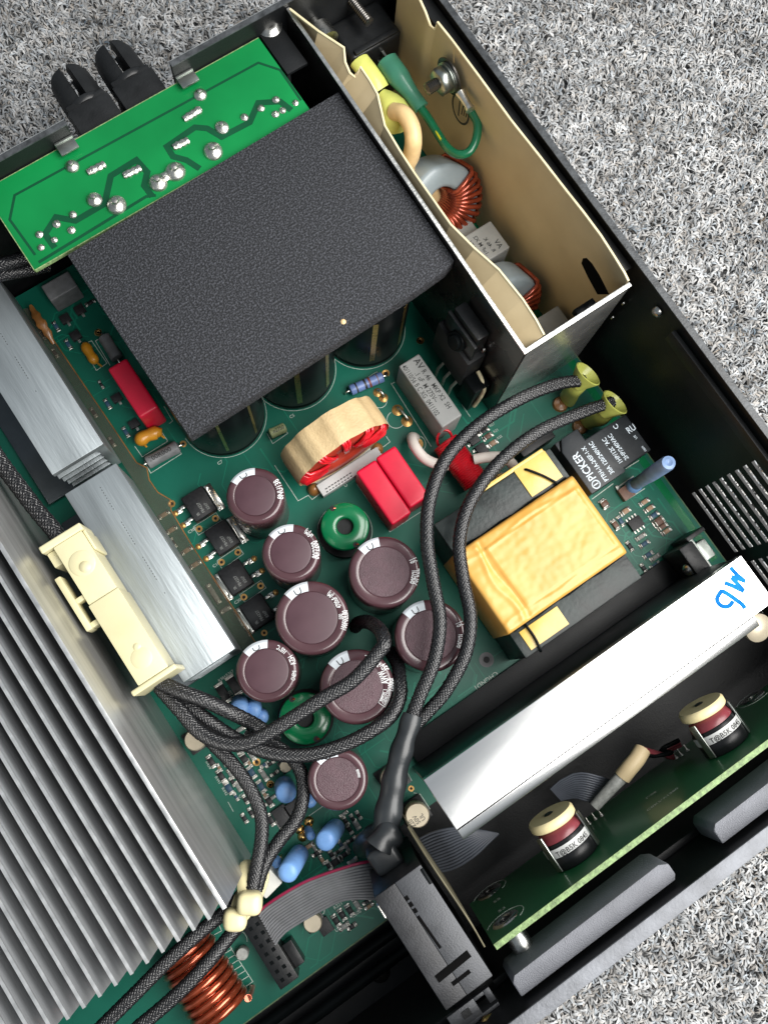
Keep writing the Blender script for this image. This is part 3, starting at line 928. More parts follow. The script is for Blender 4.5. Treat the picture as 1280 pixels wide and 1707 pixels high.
# top edge, rear to front
hi = [(143.1, 171.7, 66), (139.2, 161.6, 66), (136.4, 155.9, 66), (136.6, 153.1, 63), (138.5, 151.6, 62), (138.9, 150.9, 66), (139, 143.5, 66.5), (138, 128.1, 66.5), (137.4, 111.2, 66.5), (137.8, 96, 67), (139.1, 82.4, 67.5), (140.8, 74.1, 68), (140.4, 65.2, 68), (139.4, 57.9, 67), (138.7, 52.1, 66), (138.1, 49, 65)]
hi = [(min(137.6, p[0]), min(179.5, max(49.6, p[1])), p[2]) for p in hi]
lo = [(137.0, p[1], 0.6) for p in hi]
sheet_between(lo, hi, 0.5, 'right_sheet', 'fishpaper', lr, 'fishpaper_edge')
# slot in the paper near the front with a black lever in it
MB().add([(131.4, 62.9, 60.6), (131.4, 63.3, 63.3), (131.4, 62.3, 65.4), (131.4, 59.8, 66.1), (131.4, 55.7, 65.5), (131.4, 49.6, 63.2), (131.4, 52.8, 56.9), (131.4, 58.6, 58.6)], [(0, 1, 2, 3, 4, 5, 6, 7)]).build('paper_slot', 'black_void', lr)
MB().add([(136, 140, 67.6), (136, 139.5, 68.3), (136, 138.3, 62.7), (136, 138.8, 62.1)], [(0, 1, 2, 3)]).build('paper_slit', 'peach_wire', lr)
# printed earth mark
em = MB()
ec = V((136.1, 131.5, 47.3))
ang = [2 * math.pi * k / 28 for k in range(29)]
em.tube([ec + V(0, 4.4 * math.cos(a), 6.2 * math.sin(a)) for a in ang], 0.42, 6, flat=0.3)
em.box(ec + V(0, 0.8, 0.4), (0.12, 0.55, 8.8), M=Matrix.Rotation(rad(-6), 3, 'X'))
for k, w in enumerate((4.6, 3.2, 1.8)):
    em.box(ec + V(0.02, -0.9 - 1.1 * k, 1.2 - 0.2 * k), (0.12, 0.45, w * 1.3))
em.build('earth_mark', 'print_black', lr)

ll = thing('insulating_paper', 'narrow tan insulating paper curling out of the left side of the filter box', 'paper liner', (104, 110, 0.1), 'tan paper liners')
hi = [(101.1, 178.9, 66), (104.4, 167.8, 66), (107.9, 158.9, 66), (105.9, 155.2, 65), (105.5, 151.9, 64), (106.5, 149.7, 63.6), (108.6, 150.7, 66), (108.4, 145, 66), (107.8, 140.2, 66), (103.8, 130.3, 66), (103, 120.9, 66), (102.6, 112.3, 66), (102.4, 92.9, 66), (104.1, 82.7, 66), (106.3, 73.3, 66), (106.9, 61.8, 66), (106.7, 54.7, 65.6), (106.2, 49.1, 65)]
hi = [(p[0], max(49.6, min(180.0, p[1])), p[2]) for p in hi]
lo = [(102.6 - 0.017 * (180 - p[1]), p[1], 0.6) for p in hi]
mid = [(102.9 - 0.017 * (180 - p[1]), p[1], 60.0) for p in hi]
n = len(hi)
mb = MB()
for i in range(n - 1):
    for a_, b_ in ((lo, mid), (mid, hi)):
        mb.add([a_[i], a_[i + 1], b_[i + 1], b_[i]], [(0, 1, 2, 3)])
        mb.add([V(a_[i]) + V(.5, 0, 0), V(a_[i + 1]) + V(.5, 0, 0), V(b_[i + 1]) + V(.5, 0, 0), V(b_[i]) + V(.5, 0, 0)], [(0, 1, 2, 3)])
mb.build('left_sheet', 'fishpaper', ll)
MB().tube([V(p) + V(.25, 0, 0.05) for p in hi], 0.40, 6).build('left_sheet_edge', 'fishpaper_edge', ll)

# earth stud on the liner
st = thing('earth_stud', 'earth stud with hex nut and ring terminal on the tan liner', 'stud', (134.5, 137.9, 57.6))
c = V((135.6, 138.8, 56))
MB().lathe([(0.3, 0), (6.2, 0), (6.2, 0.5), (0.3, 0.5)], c, (-1, 0, 0), 24).build('ring_terminal', 'steel_dark', st)
MB().lathe([(2.0, 0.5), (4.9, 0.5), (4.9, 0.9), (4.4, 1.1), (4.9, 1.3), (4.9, 1.5), (2, 1.5)], c, (-1, 0, 0), 20).build('star_washer', 'zinc', st)
MB().lathe([(4.1, 1.5), (4.5, 2.0), (4.5, 4.6), (4.0, 5.0)], c, (-1, 0, 0), 6).build('hex_nut', 'zinc', st)
MB().lathe([(2.0, 4.9)] + [(2.0 if k % 2 else 1.65, 5.0 + k * 0.35) for k in range(12)] + [(0.9, 9.4)], c, (-1, 0, 0), 14).build('threaded_end', 'steel_dark', st)
q0, q1 = V((134.8, 131.8, 56.6)), V((134.2, 125.2, 56.5))
MB().tube([q0, q0.lerp(q1, 0.35), q0.lerp(q1, 0.75), q1], [1.9, 1.4, 1.3, 1.7], 10).build('crimp', 'tin', st)

# inlet and its leads
inl = thing('mains_inlet', 'black moulded mains inlet block in the top corner of the filter box', 'mains inlet', (126, 175, 20))
MB().bb(116.5, 136.4, 166.0, 180.9, 14, 46).build('inlet_body', 'black_plastic', inl, bevel=1.6, seg=3)
MB().bb(118.2, 134.8, 166.3, 168.3, 45.9, 47.1).build('ridge', 'black_plastic', inl, bevel=0.5)
MB().bb(106, 116.4, 171.5, 180.9, 20, 40).build('flange', 'black_plastic', inl, bevel=1.2)
for cc in ((118.8, 167.2, 44), (128.6, 163.6, 44)):
    MB().bb(cc[0] - 1.6, cc[0] + 1.6, 162.6, 165.95, 37, 38).bb(cc[0] - 0.4, cc[0] + 0.4, 162.2, 165.95, 38.02, 42).build('blade', 'zinc', inl)
tag(MB().lathe([(1.9, 0), (1.9, 3), (3.9, 3), (3.9, 8.6), (1.4, 8.6), (1.4, 7)], ((111, 186.6, 52)[0], 180.9, 52), (0, -1, 0), 22, cap=False).build('rivet_nut', 'screw'), 'silver rivet nut on the rear panel beside the tan liner tip', 'nut')
bp = [(1.7 if k % 2 else 1.45, k * 0.4) for k in range(26)] + [(0.6, 10.4)]
tag(MB().lathe([(0.2, 0)] + bp, ((125.8, 180.2, 52)[0], 180.9, 52), (0.05, -1, 0), 14).build('inlet_screw', 'steel_dark'), 'dark threaded screw end above the black mains inlet', 'screw')

ys = thing('yellow_sleeved_lead', 'yellow sleeved push-on terminal with a cream lead in the filter box', 'wire lead', (125.4, 163.9, 30))
MB().tube(catmull([(119, 165.7, 44), (119.2, 161.2, 44), (119.6, 156.4, 43), (119.7, 154.2, 42)], 1.5), 3.6, 12, flat=0.62).build('terminal_cover', 'yellow_sleeve', ys)
MB().tube(catmull([(119.5, 152.8, 42), (120.1, 149, 42), (120.1, 145.4, 41), (119.4, 143.8, 36)], 1.5), [2.0 + 3.6 * math.sin(min(1, i / 6) * 1.5) for i in range(len(catmull([(119.5, 152.8, 42), (120.1, 149, 42), (120.1, 145.4, 41), (119.4, 143.8, 36)], 1.5)))], 14, flat=0.75).build('boot', 'yellow_sleeve', ys)
MB().tube(catmull([(118.9, 144.6, 43), (119.8, 140.3, 46), (119.3, 135.3, 46), (117.7, 131.6, 44), (116.5, 130.4, 38), (114.8, 129.8, 32), (120.2, 124.3, 24), (124.5, 121.9, 14)], 1.0), 2.9, 14).build('cream_lead', 'peach_wire', ys)
tw = thing('green_earth_lead', 'green and yellow earth lead with teal terminal cover in the filter box', 'wire lead', (132.2, 149.5, 30))
pth = catmull([(126.9, 160.8, 44), (126.9, 155.9, 44), (127.1, 150.8, 43.5), (127.4, 147.1, 43), (127.9, 141.3, 42)], 1.0)
MB().tube(pth, [3.9 - 1.2 * min(1, max(0, (i / len(pth) - 0.35) * 3)) for i in range(len(pth))], 14, flat=0.75).build('terminal_cover', 'teal_sleeve', tw)
wp = catmull([(127.6, 141.9, 42), (127.8, 136.8, 41.5), (127.1, 130.5, 42), (126, 124, 44), (126.5, 119.4, 46), (129.1, 117.5, 47), (132.1, 118.2, 48), (135.1, 120.8, 49), (136.8, 123.7, 50), (136.9, 127.1, 51)], 0.8)
MB().tube(wp, 1.45, 12).build('green_lead', 'green_wire', tw)
k0, k1 = int(len(wp) * 0.20), int(len(wp) * 0.46)
MB().tube([p + V(-0.55, -0.25, 0.95) for p in wp[k0:k1]], [0.15 + 0.42 * math.sin(math.pi * i / (k1 - k0 - 1)) for i in range(k1 - k0)], 8).build('yellow_stripe', 'stripe_yellow', tw)


# ================================================================== toroidal chokes in the filter box
def choke(label, cx, cy, zt, R, r_in, ty, angles, wr, core_m, wire_m, tilt=0.0, lean=0.0):
    """ring standing upright with its axis along y; angles = positions of the turns round the ring"""
    zc = zt - R
    t = thing('toroid_choke', label, 'choke', (cx, cy, max(0.02, zc - R)))
    rc = 1.6
    prof = [(r_in, -ty / 2 + rc), (r_in + rc * .3, -ty / 2 + rc * .3), (r_in + rc, -ty / 2), (R - rc, -ty / 2), (R - rc * .3, -ty / 2 + rc * .3), (R, -ty / 2 + rc),
            (R, ty / 2 - rc), (R - rc * .3, ty / 2 - rc * .3), (R - rc, ty / 2), (r_in + rc, ty / 2), (r_in + rc * .3, ty / 2 - rc * .3), (r_in, ty / 2 - rc), (r_in, -ty / 2 + rc)]
    Mx = Matrix.Rotation(rad(lean), 3, 'X')
    cen = V(cx, cy, zc)
    turn = lambda m_: setattr(m_, 'v', [Mx @ (v - cen) + cen for v in m_.v]) or m_
    turn(MB().lathe(prof, (cx, cy, zc), (0, 1, 0), 48, cap=False)).build('core', core_m, t)
    mb = MB()
    for a in angles:
        er = V(math.cos(rad(a)), 0, math.sin(rad(a)))
        h = ty / 2 + wr
        sk_ = tilt
        pts = [(r_in - wr, -h + 1), (r_in + .4, -h), ((R + r_in) / 2, -h - .2), (R - .4, -h), (R + wr, -h + 1.2), (R + wr + .15, 0), (R + wr, h - 1.2), (R - .4, h), ((R + r_in) / 2, h + .2), (r_in + .4, h), (r_in - wr, h - 1), (r_in - wr, 0)]
        path = []
        for q, yy in pts:
            a2 = rad(a + sk_ * yy)
            path.append(V(cx, cy, zc) + V(math.cos(a2), 0, math.sin(a2)) * q + V(0, yy, 0))
        mb.tube(path, wr, 8, closed=True)
    turn(mb).build('winding', wire_m, t)
    MB().bb(cx - R * 0.7, cx + R * 0.7, cy - ty / 2, cy + ty / 2, 0.02, max(0.6, zc - R + 1.0)).build('base', 'white_plastic', t, bevel=0.3)
    return t


choke('grey toroid choke with many copper turns behind the green earth lead', 120.5, 119.0, 37, 14.0, 6.0, 13, [-78, -67, -56, -45, -34, -23, -12, -1, 10, 21, 32], 0.9, 'grey_core', 'copper_dark', tilt=1.0, lean=-38)
choke('grey toroid choke with few copper turns, nearest the filter box end panel', 119.5, 77.5, 31, 13.0, 5.5, 11.5, [-30, -18, -6, 6, 18], 0.85, 'grey_core', 'copper_dark', lean=-24)


def film_cap(label, x0, x1, y0, y1, zt, m, bevel=0.9, zb=0.05, group=None):
    t = thing('film_capacitor', label, 'capacitor', ((x0 + x1) / 2, (y0 + y1) / 2, zb), group)
    MB().bb(x0, x1, y0, y1, zb, zt).build('case', m, t, bevel=bevel, seg=3)
    return t


t = film_cap('grey printed film capacitor between the two chokes in the filter box', 108.5, 131.6, 89.6, 101.5, 25, 'grey_film', 0.6)
mb = MB()
for k, s in enumerate(('AV', 'R .46 K', '.1uF M X2', '40/110/56')):
    text_into(mb, s, 2.6 if k == 0 else 2.0, (128.0 - 2.6 * k, 91.2, 25.03), (0, 1, 0), (1, 0, 0))
flat_build(mb, 'print', 'print_black', t)
film_cap('dull grey film capacitor behind the printed one in the filter box', 110, 128, 102.6, 108.2, 20, 'grey_film', 0.6)
film_cap('grey film capacitor in the dark front corner of the filter box', 120, 134.5, 56.0, 64.0, 22, 'grey_film', 0.6)
tag(MB().bb(112, 128, 108.8, 112.2, 2, 10).build('amber_tape', 'amber', bevel=0.3), 'amber tape wrapped base below the copper wound choke', 'tape')
lev = thing('black_lever', 'black lever pointing into the filter box beside the paper slot', 'lever', (133, 55, 46))
MB().bb(124.0, 131.5, 51.2, 53.6, 50, 53).build('lever_arm', 'black_gloss', lev, bevel=0.4)
MB().bb(127.5, 130, 49.05, 51.1, 50.3, 52.7).build('lever_root', 'black_plastic', lev, bevel=0.3)

# power transistor clamped on the outside of the box
pt = thing('clamped_transistor', 'black power transistor bolted to the outer side of the filter box', 'transistor', (103.1, 66.4, 8))
MB().bb(91.2, 98.6, 60.0, 77.5, 14, 36).build('insulator_hood', 'black_matte', pt, bevel=0.8)
MB().bb(94.0, 98.55, 62.0, 75.0, 36.2, 50).build('clamp_pad', 'black_plastic', pt, bevel=0.6)
MB().bb(92.6, 93.9, 61.0, 76.0, 33, 47).build('clamp_plate', 'black_plastic', pt, bevel=0.3)
cb = V(91.2, 68.0, 40.5)
MB().lathe([(3.6, -1.4), (3.6, 0), (3.2, 0.5), (2.5, 0.5), (2.5, 0.9), (2.2, 1.6), (0.2, 1.7)], cb, (-1, 0, 0.55), 20).build('bolt_head', 'black_gloss', pt)
MB().bb(92.0, 98.4, 53.5, 60.0, 1.5, 22).build('lower_body', 'black_gloss', pt, bevel=0.4)
MB().tube(catmull([(97.2, 59.5, 22.4), (97.0, 57.0, 21.8), (96.2, 53.6, 20), (95, 52.9, 12), (94, 52.9, 6)], 0.7), 0.75, 8).build('paste_bead', 'goo', pt)
for k in range(3):
    MB().tube([(91.6, 62 + 4 * k, 15), (89.5, 62 + 4 * k, 12), (89.2, 62 + 4 * k, 0)], 0.6, 8).build('lead', 'tin', pt)
MB().lathe([(0.1, .9), (0.9, .7), (1.1, 0)], (97.9, 61.5, 38), (-1, 0, 0.3), 10).build('screw_tip', 'screw', pt)

# ================================================================== left heatsinks
hs = thing('finned_heatsink', 'large upright silver heatsink with many parallel fins at the left', 'heatsink', (-95, 45, 0.05))
XH, ZH = -53.9, 72.0
fin = proto(MB().bb(-0.42, 0.42, -78, 78, -36, 0), 'fin', 'alu_fin', bevel=0.12)
MB().bb(XH - 1.1, XH, -31.8, 124, 0.05, ZH - 0.4).build('face_plate', 'alu_plate', hs, bevel=0.15)
MB().bb(XH - 1.2, XH + 0.02, -31.85, 124, ZH - 0.38, ZH).build('face_plate_edge', 'fin_edge', hs, bevel=0.1)
MB().bb(-150, XH - 1.15, -31.8, 124, 34, 37).build('fin_root', 'alu_fin', hs)
MB().bb(-150, XH - 1.15, -30, 122, 0.05, 33.9).build('foot', 'alu_dark', hs)
fe = proto(MB().bb(-0.46, 0.46, -78.05, 78, -0.3, 0.05), 'fin_edge', 'fin_edge')
for k in range(1, 21):
    x = XH - 0.5 - 4.53 * k
    o = inst(fin, 'fin', (x, 46.2, ZH - 0.35), 0, hs)
    ORG[o.name] = V(x, 46.2, ZH - 0.35)
    inst(fe, 'fin_edge', (x, 46.2, ZH), 0, o)


def block_sink(name, label, y0, y1, zt, fins, foot):
    t = thing(name, label, 'heatsink', (-29.5, (y0 + y1) / 2, 2.0), 'plain aluminium block heatsinks')
    MB().bb(-39.0, -20.3, y0, y1, zt - 3.0, zt).build('top_plate', 'alu', t, bevel=0.25)
    MB().bb(-23.2, -20.35, y0 + 0.1, y1 - 0.1, 2.0, zt - 3.02).build('spine', 'alu', t, bevel=0.2)
    dz = (zt - 5.0) / (fins + 1)
    for k in range(fins):
        z = zt - 3.0 - dz * (k + 1)
        MB().bb(-38.8 + 0.3 * k, -23.22, y0 + 0.15, y1 - 0.15, z - 0.5, z + 0.5).build('side_fin', 'alu', t, bevel=0.1)
    if foot:
        MB().bb(-48.5, -23.3, y0 + 0.4, y1, 2.0, 3.6).build('dark_slab', 'alu_dark', t, bevel=0.2)
    dots = MB()
    xw = -28.5
    for k in range(40):
        yy = y1 - 4 - k * (y1 - y0 - 30) / 40
        if k % 13 < 9:
            dots.bb(xw - 0.10 - k * 0.02, xw + 0.10 - k * 0.02, yy - 0.45, yy, zt + 0.003, zt + 0.02)
    dots.build('scribed_line', 'print_black', t, smooth=False)
    return t


block_sink('block_heatsink', 'plain aluminium block heatsink farther back, partly out of frame at the left', 104.2, 176, 28.5, 4, True)
block_sink('block_heatsink', 'plain aluminium block heatsink beside the cream cable connector', 25.7, 96.6, 28.5, 7, True)

# clear insulating sheet under the block heatsinks
cs = thing('clear_sheet', 'clear plastic insulating sheet with amber edge beside the block heatsinks', 'plastic sheet', (-17, 100, 2))
sheet = [(-20.2, 24.5), (-15.3, 24.5), (-15.2, 36), (-15.5, 66), (-15.0, 80), (-13.2, 83.5), (-15.4, 88), (-15.6, 93.4), (-14.0, 97.5), (-16, 101), (-16.3, 120), (-17.0, 150), (-17.4, 170), (-20.2, 171)]
MB().prism(sheet, 3.0, 3.25).build('film', 'clear_film', cs, smooth=False)
ed = [(p[0], p[1], 3.15) for p in sheet[1:-1]]
MB().tube(ed, 0.22, 6).build('film_edge', 'amber', cs)
mb = MB()
cu = catmull([(-17.2, 170, 5), (-17.4, 163.4, 7), (-17.3, 158.1, 6), (-17.7, 153.5, 4)], 1.0)
mb.tube(cu, [0.5 + 1.1 * math.sin(math.pi * i / (len(cu) - 1)) * (1 + .3 * math.sin(i * 1.7)) for i in range(len(cu))], 8, flat=0.3)
mb.build('curled_edge', 'amber', cs)

# ================================================================== aluminium bar and front board
bar = thing('aluminium_bar', 'bright bare aluminium bar with blue handwriting lying along the front', 'metal bar', (65, -47, 0.1))
ZA = 45.0
MB().bb(5.6, 124.4, -54.75, -37.9, ZA - 5, ZA).build('top_face', 'alu_bar', bar, bevel=0.2)
MB().bb(5.8, 124.2, -41.0, -38.2, 0.1, ZA - 5.02).build('rear_web', 'alu_dark', bar, bevel=0.2)
MB().bb(8, 122, -38.1, -29.5, 0.1, 2.2).build('dark_slab', 'black_paint', bar, bevel=0.3)  # flat black slab over the board strip behind the bar
lipy = [(-55.1, ZA - 0.05), (-58.4, ZA - 1.4), (-58.4, ZA - 4.8), (-55.1, ZA - 4.8)]
MB().bb(6, 116.4, -55.08, -54.77, ZA - 4.9, ZA - 1.2).build('joint_dark_fill', 'black_void', bar)  # black filler puts the shade of the slit beside the lip into colour
mb = MB()
mb.add([(5.8, y, z) for y, z in lipy] + [(116.5, y, z) for y, z in lipy], [(0, 1, 2, 3), (4, 5, 6, 7), (0, 1, 5, 4), (1, 2, 6, 5), (2, 3, 7, 6), (3, 0, 4, 7)])
mb.build('front_lip', 'alu_bar', bar, bevel=0.12)
hw = MB()
for kk, pts in enumerate((((119.3, -39, 45.03), (119.6, -41.7, 45.03), (120.3, -44.5, 45.03)), ((120.6, -45, 45.03), (119, -42.8, 45.03), (117.8, -41.5, 45.03)), ((117.7, -41.6, 45.03), (118.1, -44.5, 45.03), (118.3, -47.1, 45.03)), ((118.3, -47.2, 45.03), (116.4, -43.9, 45.03), (114.9, -41.7, 45.03)),
            ((113, -43.1, 45.03), (111, -43.7, 45.03), (109.7, -44.6, 45.03), (109.6, -46.4, 45.03), (110.7, -47.8, 45.03), (112.4, -48.1, 45.03), (113.6, -47.5, 45.03)),
            ((112.7, -43.2, 45.03), (113.8, -45.5, 45.03), (114.7, -48, 45.03), (115.4, -50.1, 45.03), (115.3, -51.5, 45.03)))):
    hw.strip([q + V(0, 0, .012 * kk) for q in catmull(pts, 0.5)], 1.35, 0.005)
flat_build(hw, 'handwriting', 'print_blue', bar)
tag(MB().lathe([(0.2, 0), (4.6, 0), (4.6, 1.5), (3.2, 2.6), (0.3, 3.2)], (119.5, -60.2, 33), (0, -0.35, 1), 24).build('bar_screw_cap', 'can_silver'), 'dull round screw cap under the right end of the aluminium bar', 'screw cap')
MB().bb(116, 123, -60, -55, 28, 33.2).build('cap_bracket', 'alu_dark', bar)

fp = thing('front_board', 'narrow upright green control board standing along the front panel', 'circuit board', (60, -83, 8))
MB().bb(-3.3, 138, -84.6, -83.0, 8, 54.9).build('board_panel', 'pcb_front', fp)
MB().bb(-3.3, 138, -84.65, -82.95, 54.92, 55.25).build('board_edge', 'pcb_front_edge', fp, bevel=0.1)
for c, s, tx in (((4.2, -83, 11.1), 'S2', (3.2, -82.95, 24.1)), ((3.2, -83, 43.8), 'S3', (2.8, -82.95, 34.8))):
    c = V(c)
    MB().lathe([(1.9, -0.6), (1.9, 0.35), (2.5, 0.6), (3.6, 0.6), (4.2, 0.35), (4.4, 0.02)], c, (0, 1, 0), 28, cap=False).build('switch_eyelet', 'screw', fp)
    MB().cyl(c + V(0, 0.02, 0), 1.9, 0.06, (0, 1, 0), 18).build('eyelet_hole', 'black_matte', fp)
    MB().tube([c + V(6.2 * math.cos(rad(a)), 0.03, 6.2 * math.sin(rad(a))) for a in range(-160, 60, 10)], 0.10, 5).build('eyelet_ring', 'silk', fp)
    m2 = MB()
    text_into(m2, s, 2.8, V(tx), (1, 0, 0), (0, 0, -1))
    flat_build(m2, 'eyelet_mark', 'silk', fp)
c = V((113.3, -83, 10.9))
MB().lathe([(1.9, -0.6), (1.9, 0.35), (2.5, 0.6), (3.6, 0.6), (4.2, 0.35), (4.4, 0.02)], c, (0, 1, 0), 28, cap=False).build('switch_eyelet', 'screw', fp)
MB().tube([c + V(6.2 * math.cos(rad(a)), 0.03, 6.2 * math.sin(rad(a))) for a in range(60, 300, 10)], 0.10, 5).build('eyelet_ring', 'silk', fp)
pm = MB()
for q, s in (((59.4, -82.96, 30), 'L-05'), ((55.4, -82.96, 40.3), 'CBK7-V1280')):
    text_into(pm, s, 2.2, V(q), (1, 0, 0), (0, 0, 1))
flat_build(pm, 'board_lettering', 'silk', fp)
for q in ((42.6, -83, 16.2), (45, -83, 16.4), (47.2, -83, 17.2), (78.6, -83, 15.1), (80.3, -83, 15.9), (83, -83, 15.5)):
    MB().lathe([(0.8, 0), (0.5, 0.5), (0.22, 1.0), (0.18, 2.4)], q, (0, 1, 0), 8).build('solder_pin', 'solder', fp)
for q, ln in (((3.1, -88.2, 48), 12.9), ):
    MB().cyl((q[0], -97.55, 47), 3.2, ln, (0, 1, 0), 24, ch=0.4).build('spacer', 'screw', fp)
MB().cyl((100, -97.55, 40), 3.2, 12.9, (0, 1, 0), 24, ch=0.4).build('spacer', 'screw', fp)


def pot(label, cx, cz, txt):
    t = thing('potentiometer', label, 'potentiometer', (cx, -75, cz - 8), 'potentiometers on the front board')
    O_ = V(cx, 0, cz)
    MB().cyl((cx, -82.98, cz), 7.6, 4.6, (0, 1, 0), 32, ch=0.4).build('base_can', 'black_plastic', t)
    MB().lathe([(7.75, 0), (7.75, 2.7)], (cx, -78.6, cz), (0, 1, 0), 48, cap=False).build('label_band', 'label_white', t)
    MB().cyl((cx, -78.35, cz), 7.3, 3.6, (0, 1, 0), 32, ch=0.3).build('body', 'black_plastic', t)
    MB().lathe([(5.0, 0), (6.9, 0.2), (7.1, 1.6), (6.4, 3.4), (4.6, 4.6)], (cx, -75.6, cz), (0, 1, 0), 36).build('wafer', 'maroon', t)
    MB().lathe([(3.0, 0), (6.9, 0), (7.4, 0.5), (7.4, 2.3), (6.9, 2.9), (2.0, 2.9)], (cx, -71.2, cz), (0.06, 1, 0.05), 40).build('rear_disc', 'ivory', t)
    MB().lathe([(0.2, 0.2), (1.2, 0.25), (1.5, 0.02)], (cx, -68.2, cz), (0.06, 1, 0.05), 14).build('rivet_head', 'steel_dark', t)
    for s_ in (-1, 1):
        a = rad(90 + s_ * 62)
        p = V(cx + 7.9 * math.cos(a), -77.0, cz + 7.9 * math.sin(a))
        MB().box(p, (0.5, 11.0, 2.4), M=Matrix.Rotation(-(a), 3, 'Y')).build('frame_tab', 'zinc', t, bevel=0.15)
    mb = MB()
    vs, fs = glyphs(txt)
    w = max(v.x for v in vs)
    sz = 2.15
    out = []
    for v in vs:
        a = math.pi / 2 - ((v.x - w / 2) * sz) / 7.8
        out.append((cx + 7.83 * math.cos(a), -78.3 + v.y * sz, cz + 7.83 * math.sin(a)))
    mb.add(out, fs)
    flat_build(mb, 'print', 'print_black', t)
    return t


pot('ivory-backed potentiometer nearer the switch box on the front board', 31.2, 36.5, 'T@B5K 0845')
pot('ivory-backed potentiometer near the right end of the aluminium bar', 88.6, 36.5, 'T@B5K 0845')

# ================================================================== switch module
sw = thing('switch_module', 'black boxed switch module with slotted lid at the front', 'switch', (-16, -72, -10.9))
ZS = 55.0
MB().bb(-23.4, -8.0, -89.4, -54.6, 6, ZS - 1.0).build('case', 'black_plastic', sw, bevel=0.4)
MB().bb(-23.4, -16.6, -89.4, -54.6, ZS - 0.98, ZS).build('lid_left', 'switch_dark', sw, bevel=0.3)
MB().bb(-16.55, -8.0, -89.4, -54.6, ZS - 0.98, ZS + 0.12).build('lid_right', 'switch_grey', sw, bevel=0.3)
q0, q1 = V((-21, -81.5, 55.1)), V((-10, -81, 55.1))
MB().tube([q0 + V(0, 0, 0.05), q1 + V(0, 0, 0.05)], 1.05, 12, flat=0.14).build('long_slot', 'black_void', sw)
q0, q1 = V((-18.3, -84.9, 55.1)), V((-12.4, -84.8, 55.1))
MB().strip([q0 + V(0, 0, 0.05), q1 + V(0, 0, 0.05)], 1.1, 0.05).build('short_slot', 'black_void', sw)
MB().strip([V((-16.1, -65.2, 55.14)), V((-15.7, -75.5, 55.14))], 0.8, 0.04).build('hinge_slot', 'black_void', sw)
for k in range(3):
    p = V((-16, -59.7, 55.14)).lerp(V((-15.9, -64.4, 55.14)), k / 2.4)
    MB().box(p + V(0, 0, .03), (1.0, 1.3, 0.06)).build('hinge_notch', 'black_void', sw)
MB().bb(-8.9, -7.9, -60.4, -55.6, 48, ZS + 0.5).build('latch', 'black_gloss', sw, bevel=0.3)
MB().bb(-24.0, -23.42, -61, -57, 46, 54).build('side_clip', 'tin', sw, bevel=0.2)
MB().bb(-22, -9, -97.5, -89.45, 4, 40).bb(-14, -10, -80, -60, -10.9, 5.98).build('nose', 'black_plastic', sw, bevel=0.4)
ps = thing('paper_strip', 'narrow olive paper strip standing beside the switch module', 'paper liner', (-6, -68, 1))
mb = MB()
edge = catmull([(-5.7, -45.9, 46), (-5.8, -54.9, 52), (-5.6, -65.9, 54), (-5.5, -75.3, 54), (-5.9, -82.7, 53)], 2)
for a_, b_ in zip(edge[:-1], edge[1:]):
    mb.add([V(a_.x, a_.y, 1), V(b_.x, b_.y, 1), b_, a_], [(0, 1, 2, 3)])
    mb.add([V(a_.x + .5, a_.y, 1), V(b_.x + .5, b_.y, 1), b_ + V(.5, 0, 0), a_ + V(.5, 0, 0)], [(0, 1, 2, 3)])
mb.build('sheet', 'olive_paper', ps)
MB().tube([p + V(.25, 0, 0.05) for p in edge], 0.25, 6).build('sheet_edge', 'olive_paper', ps)

